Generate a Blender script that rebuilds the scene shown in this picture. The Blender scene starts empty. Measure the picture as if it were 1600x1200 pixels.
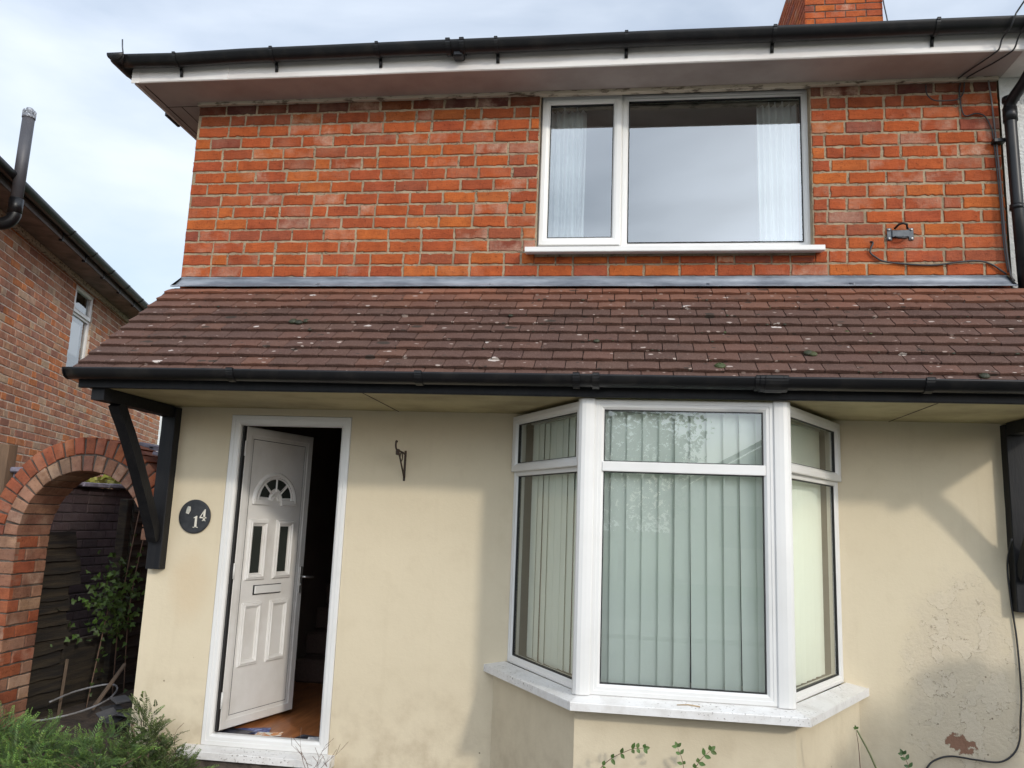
import bpy, math, random
from math import radians, sin, cos, pi, sqrt
from mathutils import Vector, Matrix, noise
R = random.Random(7)
SC = bpy.context.scene
COL = SC.collection

# ------------------------------------------------------------------ camera
CAM = Vector((3.029, -4.983, 1.446))
yaw, pitch, roll = radians(7.769), radians(9.674), radians(2.216)
fw = Vector((-sin(yaw)*cos(pitch), cos(yaw)*cos(pitch), sin(pitch)))
rt = Vector((cos(yaw), sin(yaw), 0)); up = rt.cross(fw)
r2 = rt*cos(roll)+up*sin(roll); u2 = -rt*sin(roll)+up*cos(roll)
cd = bpy.data.cameras.new('camera'); cam = bpy.data.objects.new('camera', cd); COL.objects.link(cam)
M = Matrix((r2, u2, -fw)).transposed().to_4x4(); M.translation = CAM
cam.matrix_world = M
cd.sensor_width = 36; cd.lens = 36*1246.3/1600; cd.clip_start = 0.05; cd.clip_end = 500
SC.camera = cam

# ------------------------------------------------------------------ light
SUN_AZ, SUN_EL = radians(39), radians(23.5)          # azimuth to the right of the house front's normal
SV = Vector((sin(SUN_AZ)*cos(SUN_EL), -cos(SUN_AZ)*cos(SUN_EL), sin(SUN_EL)))
sl = bpy.data.lights.new('sun', 'SUN'); so = bpy.data.objects.new('sun', sl); COL.objects.link(so)
so.rotation_euler = SV.to_track_quat('Z', 'Y').to_euler()
sl.energy = 1.45; sl.angle = radians(3.2); sl.color = (1, .93, .82)
W = bpy.data.worlds.new("World"); SC.world = W; W.use_nodes = True
nt = W.node_tree; nt.nodes.clear()
def N(t, typ, **kw):
    n = t.nodes.new(typ)
    for k, v in kw.items():
        if k in n.inputs.keys() if isinstance(k, str) else False: n.inputs[k].default_value = v
        else: setattr(n, k, v)
    return n
out = N(nt, 'ShaderNodeOutputWorld'); bg = N(nt, 'ShaderNodeBackground')
sky = N(nt, 'ShaderNodeTexSky'); sky.sky_type = 'NISHITA'; sky.sun_disc = False
sky.sun_elevation = SUN_EL; sky.sun_rotation = math.atan2(SV.x, SV.y); sky.air_density = 1.2; sky.dust_density = 2.0; sky.ozone_density = 1.5
tc = N(nt, 'ShaderNodeTexCoord')
mp = N(nt, 'ShaderNodeMapping'); mp.inputs['Scale'].default_value = (1.1, 1.1, 3.0); mp.inputs['Rotation'].default_value = (.1, .35, .4)
nz = N(nt, 'ShaderNodeTexNoise'); nz.inputs['Scale'].default_value = 1.6; nz.inputs['Detail'].default_value = 7; nz.inputs['Roughness'].default_value = .48; nz.inputs['Distortion'].default_value = .3
rmp = N(nt, 'ShaderNodeMapRange'); rmp.inputs[1].default_value = .33; rmp.inputs[2].default_value = .62; rmp.inputs[3].default_value = .22; rmp.inputs[4].default_value = .95
dt = N(nt, 'ShaderNodeVectorMath'); dt.operation = 'DOT_PRODUCT'; dt.inputs[1].default_value = SV
dr = N(nt, 'ShaderNodeMapRange'); dr.inputs[1].default_value = -.2; dr.inputs[2].default_value = 1.0; dr.inputs[3].default_value = 1.0; dr.inputs[4].default_value = 2.8
cl = N(nt, 'ShaderNodeVectorMath'); cl.operation = 'SCALE'; cl.inputs[0].default_value = (5.95, 6.5, 7.3)
mx = N(nt, 'ShaderNodeMix'); mx.data_type = 'RGBA'
L = nt.links.new
L(tc.outputs['Generated'], mp.inputs['Vector']); L(mp.outputs[0], nz.inputs['Vector']); L(nz.outputs['Fac'], rmp.inputs[0])
L(tc.outputs['Generated'], dt.inputs[0]); L(dt.outputs['Value'], dr.inputs[0]); L(dr.outputs[0], cl.inputs['Scale'])
L(rmp.outputs[0], mx.inputs['Factor']); L(sky.outputs[0], mx.inputs[6]); L(cl.outputs[0], mx.inputs[7])
L(mx.outputs[2], bg.inputs['Color']); bg.inputs['Strength'].default_value = .15
L(bg.outputs[0], out.inputs[0])
SC.view_settings.view_transform = 'Standard'; SC.view_settings.look = 'None'
SC.view_settings.exposure = 0.12; SC.view_settings.gamma = 1
SC.cycles.max_bounces = 8; SC.cycles.transparent_max_bounces = 12

# ------------------------------------------------------------------ materials
def base_mat(name):
    m = bpy.data.materials.new(name); m.use_nodes = True
    t = m.node_tree; b = t.nodes['Principled BSDF']; return m, t, b
def tex(t, scale, detail=4, rough=.5, coord='Object', sc=(1, 1, 1), typ='noise'):
    c = t.nodes.new('ShaderNodeTexCoord'); mp = t.nodes.new('ShaderNodeMapping'); mp.inputs['Scale'].default_value = sc
    t.links.new(c.outputs[coord], mp.inputs['Vector'])
    if typ == 'noise':
        n = t.nodes.new('ShaderNodeTexNoise'); n.inputs['Detail'].default_value = detail; n.inputs['Roughness'].default_value = rough
    else:
        n = t.nodes.new('ShaderNodeTexVoronoi')
    n.inputs['Scale'].default_value = scale
    t.links.new(mp.outputs[0], n.inputs['Vector']); return n
def rng(t, src, a, b, c, d):
    r = t.nodes.new('ShaderNodeMapRange'); 
    for i, v in zip((1, 2, 3, 4), (a, b, c, d)): r.inputs[i].default_value = v
    t.links.new(src, r.inputs[0]); return r.outputs[0]
def mixc(t, fac, A, B, blend='MIX'):
    m = t.nodes.new('ShaderNodeMix'); m.data_type = 'RGBA'; m.blend_type = blend
    for s, v in ((0, fac), (6, A), (7, B)):
        if hasattr(v, 'links'): t.links.new(v, m.inputs[s])
        elif s == 0: m.inputs[0].default_value = v
        else: m.inputs[s].default_value = (*v[:3], 1)
    return m.outputs[2]
def mulf(t, a, b, op='MULTIPLY'):
    m = t.nodes.new('ShaderNodeMath'); m.operation = op
    for i, v in enumerate((a, b)):
        if hasattr(v, 'links'): t.links.new(v, m.inputs[i])
        else: m.inputs[i].default_value = v
    return m.outputs[0]
def bump(t, b, h, strength=.3, dist=.01):
    n = t.nodes.new('ShaderNodeBump'); n.inputs['Strength'].default_value = strength; n.inputs['Distance'].default_value = dist
    t.links.new(h, n.inputs['Height']); t.links.new(n.outputs[0], b.inputs['Normal'])
def pm(name, c, rough=.6, c2=None, scale=6, lo=.35, hi=.65, bs=60, bst=.15, bd=.004, metal=0, spec=.5, attr=False, sc=(1, 1, 1), coat=0):
    m, t, b = base_mat(name)
    n = tex(t, scale, 6, .6, sc=sc)
    f = rng(t, n.outputs['Fac'], lo, hi, 0, 1)
    col = mixc(t, f, c, c2 if c2 else [x*.86 for x in c])
    if attr:
        a = t.nodes.new('ShaderNodeAttribute'); a.attribute_name = 'col'
        col = mixc(t, 1.0, a.outputs['Color'], col, 'MULTIPLY')
    t.links.new(col, b.inputs['Base Color'])
    b.inputs['Roughness'].default_value = rough; b.inputs['Metallic'].default_value = metal
    b.inputs['Specular IOR Level'].default_value = spec; b.inputs['Coat Weight'].default_value = coat
    if bst:
        n2 = tex(t, bs, 5, .6, sc=sc); bump(t, b, n2.outputs['Fac'], bst, bd)
    return m

def brick_mat(name, eff=1.0, dark=(.5, .45, .45), bumps=.5):
    m, t, b = base_mat(name)
    a = t.nodes.new('ShaderNodeAttribute'); a.attribute_name = 'col'
    n = tex(t, 9, 8, .7); n2 = tex(t, 55, 6, .7); n3 = tex(t, 5.5, 5, .6); n4 = tex(t, 150, 4, .6); n5 = tex(t, 26, 4, .6, sc=(.35, .35, 2.2))
    c = mixc(t, rng(t, n.outputs['Fac'], .38, .68, 0, .75), a.outputs['Color'], mixc(t, 1, a.outputs['Color'], dark, 'MULTIPLY'))
    c = mixc(t, rng(t, n5.outputs['Fac'], .5, .7, 0, .55), c, mixc(t, 1, c, (1.22, 1.25, 1.1), 'MULTIPLY'))
    c = mixc(t, rng(t, n2.outputs['Fac'], .57, .68, 0, .75), c, mixc(t, 1, c, (.28, .22, .22), 'MULTIPLY'))
    c = mixc(t, rng(t, n4.outputs['Fac'], .62, .72, 0, .6), c, mixc(t, 1, c, (.3, .25, .25), 'MULTIPLY'))
    f = mulf(t, rng(t, n3.outputs['Fac'], .44, .62, 0, 1), a.outputs['Alpha'])
    f = mulf(t, f, rng(t, n2.outputs['Fac'], .3, .6, .35, 1))
    c = mixc(t, mulf(t, f, eff), c, (.52, .38, .28))
    t.links.new(c, b.inputs['Base Color']); b.inputs['Roughness'].default_value = .9; b.inputs['Specular IOR Level'].default_value = .25
    h = mulf(t, n2.outputs['Fac'], mulf(t, n4.outputs['Fac'], .6), 'ADD'); h = mulf(t, h, mulf(t, n5.outputs['Fac'], .6), 'ADD'); bump(t, b, h, bumps, .008)
    return m
M_BRICK = brick_mat('brick_red', .8, (.55, .48, .5), .8)
M_BRICK2 = brick_mat('brick_pale', .55)
M_BRICKA = brick_mat('brick_arch', .9)
M_MORTAR = pm('mortar', (.35, .275, .18), .95, (.17, .12, .075), 7, .38, .70, 90, .6, .006)
M_MORTAR2 = pm('mortar_neighbour', (.62, .52, .42), .95, (.42, .34, .27), 10, .35, .7, 90, .5, .006)
M_MORTARD = pm('mortar_dark', (.13, .105, .085), .95, (.045, .036, .03), 16, .35, .65, 90, .5, .006)

def render_mat():
    m, t, b = base_mat('cream_render')
    c = t.nodes.new('ShaderNodeTexCoord'); sep = t.nodes.new('ShaderNodeSeparateXYZ'); t.links.new(c.outputs['Object'], sep.inputs[0])
    X, Z = sep.outputs['X'], sep.outputs['Z']
    n1 = tex(t, 1.3, 5, .55); n2 = tex(t, 7, 6, .6); n3 = tex(t, 38, 6, .65); n4 = tex(t, 160, 3, .5)
    col = mixc(t, rng(t, n1.outputs['Fac'], .35, .65, 0, 1), (.625, .54, .39), (.59, .507, .363))
    col = mixc(t, rng(t, n2.outputs['Fac'], .52, .75, 0, .2), col, (.45, .365, .24))
    # damp stained patch low on the right of the bay
    dx = mulf(t, X, 4.98, 'SUBTRACT'); dz = mulf(t, Z, .62, 'SUBTRACT')
    r2_ = mulf(t, mulf(t, mulf(t, dx, 2.6), mulf(t, dx, 2.6)), mulf(t, mulf(t, dz, 1.45), mulf(t, dz, 1.45)), 'ADD')
    r2_ = mulf(t, r2_, mulf(t, n2.outputs['Fac'], 1.6), 'ADD')
    damp = rng(t, r2_, 1.15, 1.75, 1, 0)
    col = mixc(t, mulf(t, damp, .55), col, (.50, .43, .33))
    rough_h = mulf(t, damp, rng(t, n3.outputs['Fac'], .35, .6, 0, 1))
    n9 = tex(t, 7.5, 7, .6)
    ctr = mulf(t, mulf(t, n9.outputs['Fac'], .53, 'SUBTRACT'), 0, 'ADD'); ab = t.nodes.new('ShaderNodeMath'); ab.operation = 'ABSOLUTE'; t.links.new(ctr, ab.inputs[0])
    crk = mulf(t, rng(t, ab.outputs[0], .003, .010, 1, 0), mulf(t, damp, rng(t, n3.outputs['Fac'], .45, .58, 0, 1)))
    flake = mulf(t, rng(t, n9.outputs['Fac'], .525, .535, 0, 1), damp)
    col = mixc(t, mulf(t, flake, .28), col, (.60, .53, .42))
    col = mixc(t, mulf(t, crk, .75), col, (.16, .115, .08))
    # drip marks below the bay sill and the soffit
    n8 = tex(t, 14, 5, .6, sc=(1, 1, .06))
    col = mixc(t, rng(t, n8.outputs['Fac'], .55, .75, 0, .12), col, (.42, .34, .22))
    # low splash dirt
    low = rng(t, Z, .0, .55, .5, 0)
    col = mixc(t, mulf(t, low, rng(t, n2.outputs['Fac'], .4, .65, 0, 1)), col, (.40, .32, .22))
    # brown tint by the door jamb
    ex = mulf(t, X, .30, 'SUBTRACT'); ez = mulf(t, Z, .95, 'SUBTRACT')
    e2 = mulf(t, mulf(t, mulf(t, ex, 6), mulf(t, ex, 6)), mulf(t, mulf(t, ez, 3.5), mulf(t, ez, 3.5)), 'ADD')
    col = mixc(t, mulf(t, rng(t, mulf(t, e2, mulf(t, n2.outputs['Fac'], 1.5), 'ADD'), .7, 1.7, 1, 0), .28), col, (.50, .33, .17))
    # small nicks and specks
    v = tex(t, 11, typ='v'); vs = v
    sp = rng(t, v.outputs['Distance'], .035, .075, 1, 0)
    wn = t.nodes.new('ShaderNodeTexWhiteNoise'); t.links.new(v.outputs['Position'], wn.inputs['Vector'])
    dens = mulf(t, damp, .42, 'MULTIPLY'); dens = mulf(t, dens, .035, 'ADD'); dens = mulf(t, dens, mulf(t, low, .3), 'ADD')
    on = mulf(t, wn.outputs['Value'], dens, 'LESS_THAN')
    spk = mulf(t, mulf(t, sp, on), .8)
    col = mixc(t, spk, col, (.14, .10, .07))
    # exposed patch where the render has fallen off
    px_ = mulf(t, X, 4.935, 'SUBTRACT'); pz = mulf(t, Z, .315, 'SUBTRACT')
    sk = mulf(t, px_, mulf(t, pz, .55), 'ADD')
    q = mulf(t, mulf(t, mulf(t, sk, 15), mulf(t, sk, 15)), mulf(t, mulf(t, pz, 20), mulf(t, pz, 20)), 'ADD')
    q = mulf(t, q, mulf(t, rng(t, tex(t, 26, 4, .6).outputs['Fac'], .3, .7, -.9, .9), 1.0), 'ADD')
    patch = rng(t, q, .95, 1.0, 1, 0)
    col = mixc(t, patch, col, (.24, .13, .085))
    edge = mulf(t, rng(t, q, 1.0, 1.25, 1, 0), mulf(t, 1.0, patch, 'SUBTRACT'))
    col = mixc(t, mulf(t, edge, .5), col, (.12, .09, .06))
    t.links.new(col, b.inputs['Base Color']); b.inputs['Roughness'].default_value = .82; b.inputs['Specular IOR Level'].default_value = .3
    h = mulf(t, mulf(t, n3.outputs['Fac'], .35), mulf(t, n4.outputs['Fac'], .12), 'ADD')
    h = mulf(t, h, mulf(t, n2.outputs['Fac'], .7), 'ADD')
    h = mulf(t, h, mulf(t, rough_h, .45), 'ADD'); h = mulf(t, h, mulf(t, flake, .7), 'ADD'); h = mulf(t, h, mulf(t, spk, -.8), 'ADD'); h = mulf(t, h, mulf(t, patch, -1.4), 'ADD')
    bump(t, b, h, .5, .007)
    return m
M_RENDER = render_mat()
def crevice_shade(m):  # near-black specks painted as shade in the mortar crevices
    t = m.node_tree; b = t.nodes['Principled BSDF']; l = b.inputs['Base Color'].links[0].from_socket
    n = tex(t, 75, 4, .65); n2 = tex(t, 13, 4, .6)
    c = mixc(t, mulf(t, rng(t, n.outputs['Fac'], .54, .62, 0, .85), rng(t, n2.outputs['Fac'], .42, .6, .15, 1)), l, (.05, .036, .026)); t.links.new(c, b.inputs['Base Color'])
crevice_shade(M_MORTAR); crevice_shade(M_MORTAR2)
M_SOFC = pm('cream_soffit', (.44, .375, .21), .7, (.28, .225, .12), 3.2, .42, .72, 25, .2, .006)
M_PVC = pm('white_upvc', (.68, .67, .645), .3, (.62, .605, .575), 2.5, .45, .8, 30, .03, .003, spec=.5)
M_PVCD = pm('door_upvc', (.71, .69, .66), .3, (.58, .55, .51), 3, .4, .75, 30, .03, .003)
def sill_mat():
    m, t, b = base_mat('dirty_sill')
    n = tex(t, 9, 6, .65); n2 = tex(t, 70, 4, .6); n3 = tex(t, 4, 3, .5)
    c = mixc(t, rng(t, n.outputs['Fac'], .45, .7, 0, .5), (.70, .685, .66), (.46, .425, .38))
    f = mulf(t, rng(t, n2.outputs['Fac'], .60, .68, 0, .9), rng(t, n3.outputs['Fac'], .4, .6, .15, 1))
    c = mixc(t, f, c, (.10, .075, .055))
    t.links.new(c, b.inputs['Base Color']); b.inputs['Roughness'].default_value = .45
    bump(t, b, n2.outputs['Fac'], .15, .003); return m
M_SILL = sill_mat()
M_FASC = pm('white_fascia', (.72, .69, .66), .4, (.50, .45, .42), 4, .4, .75, 30, .05, .003, sc=(.4, 1, 3))
M_SOFW = pm('upper_soffit', (.38, .325, .30), .6, (.29, .24, .22), 3, .4, .7, 30, .08, .003)
M_FRZ = pm('peeling_frieze', (.50, .43, .34), .8, (.12, .09, .06), 22, .52, .62, 60, .5, .006, sc=(.5, 1, 2))
M_BLACK = pm('black_upvc', (.006, .006, .007), .38, (.022, .020, .018), 7, .5, .8, 40, .04, .002, spec=.35)
M_TIMB = pm('black_timber', (.005, .0052, .007), .55, (.013, .0125, .0125), 10, .4, .8, 35, .35, .004, spec=.25, sc=(3, 3, .4))
M_SEAL = pm('rubber_seal', (.012, .012, .012), .6, bst=0)
M_LEAD = pm('lead_flashing', (.13, .145, .17), .5, (.29, .31, .34), 5, .40, .66, 18, .35, .01, metal=.25, sc=(.6, 1, 2))
M_METAL = pm('grey_steel', (.035, .042, .052), .4, (.07, .08, .09), 20, metal=.3)
M_BOLT = pm('zinc_bolt', (.7, .7, .68), .3, metal=.9, bst=0)
M_IRON = pm('wrought_iron', (.03, .022, .018), .7, (.07, .035, .02), 40)
M_CABLE = pm('black_cable', (.02, .02, .022), .45, bst=0)
M_CABLEG = pm('grey_cable', (.13, .115, .11), .55, bst=0)
M_SLATE = pm('house_slate', (.012, .013, .015), .38, (.03, .03, .033), 25, .4, .7, 60, .15, .003)
M_WHITEP = pm('cream_paint', (.72, .68, .58), .6, bst=0)
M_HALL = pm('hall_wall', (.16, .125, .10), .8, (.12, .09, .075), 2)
M_ROOM = pm('room_wall', (.22, .22, .19), .8, (.18, .18, .155), 2)
M_CARPET = pm('stair_carpet', (.13, .085, .07), .95, (.09, .06, .05), 90, bst=.4)
M_LAM = pm('laminate', (.42, .165, .06), .35, (.26, .09, .03), 5, .35, .65, 20, .05, .002, sc=(6, .8, 1))
M_LAPF = pm('dark_lap_fence', (.012, .010, .008), .9, (.05, .038, .022), 5, .4, .7, 25, .6, .01, sc=(1, .4, 5))
M_POSTW = pm('brown_post', (.16, .10, .06), .85, (.07, .045, .03), 6, .4, .7, 30, .5, .006, sc=(4, 4, .5))
M_PURP = brick_mat('brick_painted', .1, (.7, .65, .65), .4)
M_PMORT = pm('purple_mortar', (.045, .033, .035), .9)
M_COPE = pm('purple_coping', (.22, .20, .25), .7, (.10, .09, .11), 9, .4, .65, 40, .4, .008)
M_WROUGH = pm('white_roughcast', (.70, .70, .68), .9, (.60, .60, .58), 3, .4, .7, 70, 1.0, .02)
M_SOIL = pm('soil', (.085, .060, .042), .95, (.04, .03, .022), 4, .35, .65, 18, .8, .04)
M_ASPH = pm('asphalt', (.05, .05, .052), .9, (.065, .065, .065), 2, bs=120, bst=.3)
M_PAVE = pm('paving', (.24, .23, .21), .9, (.17, .165, .15), 1.5, bs=50)
M_GRASS = pm('lawn', (.06, .10, .03), .95, (.035, .07, .02), 3, bs=60, bst=.6)
M_WOOD = pm('grey_stick', (.13, .09, .06), .85, (.07, .05, .035), 12, sc=(1, 1, .3))
M_PIPE = pm('grey_pipe', (.045, .045, .052), .5, (.065, .062, .068), 8)
M_SLATEH = pm('broken_slate', (.045, .045, .050), .7, (.09, .085, .08), 8)
M_PLASTIC = pm('grey_plastic', (.26, .27, .29), .5, (.14, .13, .12), 9)
M_TWIG = pm('twig', (.16, .10, .07), .9, bst=0)
M_BLIND = pm('blind_fabric', (.88, .94, .84), .8, (.85, .91, .81), 3, bs=200, bst=.05)
M_NET = pm('curtain_fabric', (.78, .80, .79), .85, (.70, .72, .72), 3, bs=200, bst=.05)
M_OPPO = pm('opposite_render', (.42, .38, .33), .9, (.36, .33, .28), 2)
M_PAPERW = pm('paper_white', (.70, .70, .70), .5, (.5, .5, .52), 40, .45, .55, bst=0)
M_PAPERB = pm('paper_blue', (.05, .07, .20), .4, (.3, .35, .6), 25, .5, .6, bst=0)
M_PAPERO = pm('paper_orange', (.62, .25, .08), .5, (.75, .7, .6), 30, .45, .5, bst=0)
M_PAPERK = pm('paper_dark', (.02, .02, .03), .35, (.12, .13, .16), 18, .5, .6, bst=0)

def leaf_mat(name, trans=.25):
    m, t, b = base_mat(name)
    a = t.nodes.new('ShaderNodeAttribute'); a.attribute_name = 'col'
    n = tex(t, 40, 3, .5)
    c = mixc(t, rng(t, n.outputs['Fac'], .3, .7, 0, .4), a.outputs['Color'], mixc(t, 1, a.outputs['Color'], (.55, .6, .5), 'MULTIPLY'))
    t.links.new(c, b.inputs['Base Color']); b.inputs['Roughness'].default_value = .55
    tr = t.nodes.new('ShaderNodeBsdfTranslucent'); t.links.new(c, tr.inputs[0])
    ms = t.nodes.new('ShaderNodeMixShader'); ms.inputs[0].default_value = trans
    o = t.nodes['Material Output']; t.links.new(b.outputs[0], ms.inputs[1]); t.links.new(tr.outputs[0], ms.inputs[2]); t.links.new(ms.outputs[0], o.inputs[0])
    return m
M_LEAF = leaf_mat('foliage')
def tile_mat():
    m, t, b = base_mat('plain_tile')
    a = t.nodes.new('ShaderNodeAttribute'); a.attribute_name = 'col'
    n = tex(t, 5, 6, .6); n2 = tex(t, 120, 4, .6); n3 = tex(t, 22, 5, .6)
    c = mixc(t, rng(t, n.outputs['Fac'], .35, .7, 0, .6), a.outputs['Color'], mixc(t, 1, a.outputs['Color'], (.62, .60, .62), 'MULTIPLY'))
    c = mixc(t, rng(t, n2.outputs['Fac'], .5, .72, 0, .5), c, (.20, .13, .11))
    for sc_, rad, prob, colr in ((6.5, .16, .30, (.60, .54, .49)), (14, .2, .30, (.46, .38, .33)), (27, .26, .22, (.34, .26, .22)), (8, .24, .26, (.022, .020, .014)), (30, .3, .2, (.03, .024, .018))):
        v = tex(t, sc_, typ='v', sc=(.75, 1.2, 1.2))
        w = t.nodes.new('ShaderNodeTexWhiteNoise'); t.links.new(v.outputs['Position'], w.inputs['Vector'])
        d = mulf(t, v.outputs['Distance'], mulf(t, mulf(t, n3.outputs['Fac'], .5, 'SUBTRACT'), .35), 'ADD')
        rr = mulf(t, rng(t, mulf(t, w.outputs['Value'], 1/prob), 0, 1, 1, .25), rad)
        f = mulf(t, mulf(t, d, rr, 'LESS_THAN'), mulf(t, w.outputs['Value'], prob, 'LESS_THAN'))
        c = mixc(t, mulf(t, f, .75), c, colr)
    t.links.new(c, b.inputs['Base Color']); b.inputs['Roughness'].default_value = .85; b.inputs['Specular IOR Level'].default_value = .35
    bump(t, b, mulf(t, n2.outputs['Fac'], n3.outputs['Fac'], 'ADD'), .45, .004); return m
M_TILE = tile_mat()
def glass_mat(name, refl=.10, tint=(.93, .97, .95), k=2.2):
    m, t, b = base_mat(name)
    t.nodes.remove(b)
    tr = t.nodes.new('ShaderNodeBsdfTransparent'); tr.inputs[0].default_value = (*tint, 1)
    gl = t.nodes.new('ShaderNodeBsdfGlossy'); gl.inputs['Roughness'].default_value = .0; gl.inputs['Color'].default_value = (.95, .97, .97, 1)
    fr = t.nodes.new('ShaderNodeFresnel'); fr.inputs[0].default_value = 1.5
    f = mulf(t, mulf(t, fr.outputs[0], k), refl, 'ADD')
    c = t.nodes.new('ShaderNodeClamp'); t.links.new(f, c.inputs[0])
    n = tex(t, 1.3, 2, .5); bp = t.nodes.new('ShaderNodeBump'); bp.inputs['Strength'].default_value = .02; bp.inputs['Distance'].default_value = .02
    t.links.new(n.outputs['Fac'], bp.inputs['Height']); t.links.new(bp.outputs[0], gl.inputs['Normal'])
    ms = t.nodes.new('ShaderNodeMixShader'); t.links.new(c.outputs[0], ms.inputs[0]); t.links.new(tr.outputs[0], ms.inputs[1]); t.links.new(gl.outputs[0], ms.inputs[2])
    t.links.new(ms.outputs[0], t.nodes['Material Output'].inputs[0]); return m
M_GLASS = glass_mat('glazing', .03, (.98, .99, .98), k=1.6)
M_GLASSU = glass_mat('glazing_upper', .20)
M_GLASSD = pm('door_glass', (.035, .04, .035), .12, bs=50, bst=.2)

# ------------------------------------------------------------------ mesh helpers
class T3:
    """local frame: u along, d outward, z up"""
    def __init__(s, o=(0, 0, 0), U=(1, 0, 0), D=(0, -1, 0), Z=(0, 0, 1)):
        s.o, s.U, s.D, s.Z = Vector(o), Vector(U).normalized(), Vector(D).normalized(), Vector(Z).normalized()
    def __call__(s, u, d, z): return s.o+s.U*u+s.D*d+s.Z*z
FRONT = T3()
class MB:
    def __init__(s): s.v = []; s.f = []; s.c = []; s.sm = []; s.cur = (1, 1, 1, 0); s.smooth = False
    def V(s, p): s.v.append(tuple(p)); s.c.append(s.cur); return len(s.v)-1
    def F(s, *i): s.f.append(tuple(i)); s.sm.append(s.smooth)
    def poly(s, pts): s.F(*[s.V(p) for p in pts])
    def box(s, T, u0, u1, d0, d1, z0, z1, b=.002):
        b = min(b, abs(u1-u0)*.3, abs(d1-d0)*.3, abs(z1-z0)*.3)
        A = ((u0, u1), (d0, d1), (z0, z1)); idx = {}
        for i in (0, 1):
            for j in (0, 1):
                for k in (0, 1):
                    for ax in range(3):
                        p = [A[0][i], A[1][j], A[2][k]]
                        for a, q in enumerate((i, j, k)):
                            if a != ax: p[a] += b if q == 0 else -b
                        idx[i, j, k, ax] = s.V(T(*p))
        # ax = axis along which vertex stays on the outer face
        for ax in range(3):
            o = [a for a in range(3) if a != ax]
            for q in (0, 1):
                fc = []
                for a, c in ((0, 0), (1, 0), (1, 1), (0, 1)):
                    k = [0, 0, 0]; k[ax] = q; k[o[0]] = a; k[o[1]] = c; fc.append(idx[k[0], k[1], k[2], ax])
                s.F(*fc)
            # edges parallel to ax between faces o0 and o1
            for a in (0, 1):
                for c in (0, 1):
                    k0 = [0, 0, 0]; k0[o[0]] = a; k0[o[1]] = c; k1 = list(k0); k1[ax] = 1
                    s.F(idx[(*k0, o[0])], idx[(*k1, o[0])], idx[(*k1, o[1])], idx[(*k0, o[1])])
        for i in (0, 1):
            for j in (0, 1):
                for k in (0, 1): s.F(idx[i, j, k, 0], idx[i, j, k, 1], idx[i, j, k, 2])
    def sweep(s, T, rect, prof):
        """mitred rectangular frame: prof = [(inset, d)], rect=(u0,u1,z0,z1)"""
        loops = []
        for i, d in prof:
            u0, u1, z0, z1 = rect
            loops.append([s.V(T(u, d, z)) for u, z in ((u0+i, z0+i), (u1-i, z0+i), (u1-i, z1-i), (u0+i, z1-i))])
        for a, b in zip(loops, loops[1:]):
            for k in range(4): s.F(a[k], a[(k+1) % 4], b[(k+1) % 4], b[k])
    def loft(s, rings, closed=True, cap=True):
        idx = [[s.V(p) for p in r] for r in rings]
        n = len(idx[0])
        for a, b in zip(idx, idx[1:]):
            for k in range(n if closed else n-1): s.F(a[k], a[(k+1) % n], b[(k+1) % n], b[k])
        if cap and closed: s.F(*idx[0][::-1]); s.F(*idx[-1])
    def tube(s, pts, r, n=8, cap=True, rfun=None):
        pts = [Vector(p) for p in pts]; rings = []; prev = None
        for i, p in enumerate(pts):
            t = (pts[min(i+1, len(pts)-1)]-pts[max(i-1, 0)]).normalized()
            a = Vector((0, 0, 1)) if abs(t.z) < .95 else Vector((1, 0, 0))
            if prev is not None: a = prev
            x = (a-t*a.dot(t)).normalized(); y = t.cross(x); prev = x
            rr = rfun(i/(len(pts)-1)) if rfun else r
            rings.append([p+(x*cos(2*pi*k/n)+y*sin(2*pi*k/n))*rr for k in range(n)])
        sm = s.smooth; s.smooth = True; s.loft(rings, True, cap); s.smooth = sm
    def prism(s, poly, off):
        a = [s.V(p) for p in poly]; b = [s.V(Vector(p)+Vector(off)) for p in poly]; n = len(a)
        s.F(*a); s.F(*b[::-1])
        for k in range(n): s.F(a[k], b[k], b[(k+1) % n], a[(k+1) % n])
    def ring(s, T, c, r0, r1, d0, d1, n=40, a0=0, a1=2*pi):
        seg = []
        for i in range(n+1):
            a = a0+(a1-a0)*i/n; ca, sa = cos(a), sin(a)
            seg.append([T(c[0]+r0*ca, d0, c[1]+r0*sa), T(c[0]+r1*ca, d0, c[1]+r1*sa), T(c[0]+r1*ca, d1, c[1]+r1*sa), T(c[0]+r0*ca, d1, c[1]+r0*sa)])
        s.loft(seg, True, True)
    def build(s, name, mat, parent=None, mats=None):
        me = bpy.data.meshes.new(name); me.from_pydata(s.v, [], s.f)
        at = me.color_attributes.new('col', 'FLOAT_COLOR', 'POINT')
        at.data.foreach_set('color', [x for c in s.c for x in (c if len(c) == 4 else (*c, 0))])
        me.polygons.foreach_set('use_smooth', s.sm); me.materials.append(mat)
        import bmesh
        bm = bmesh.new(); bm.from_mesh(me); bmesh.ops.recalc_face_normals(bm, faces=bm.faces); bm.to_mesh(me); bm.free()
        o = bpy.data.objects.new(name, me); COL.objects.link(o)
        if parent: o.parent = parent
        return o
def tag(o, label=None, cat=None, group=None, kind=None):
    if label: o['label'] = label
    if cat: o['category'] = cat
    if group: o['group'] = group
    if kind: o['kind'] = kind
    return o
def thing(name, label, cat, group=None):
    o = bpy.data.objects.new(name, None); COL.objects.link(o); return tag(o, label, cat, group)
def solo(mb, name, mat, label, cat, group=None, kind=None): return tag(mb.build(name, mat), label, cat, group, kind)
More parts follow.
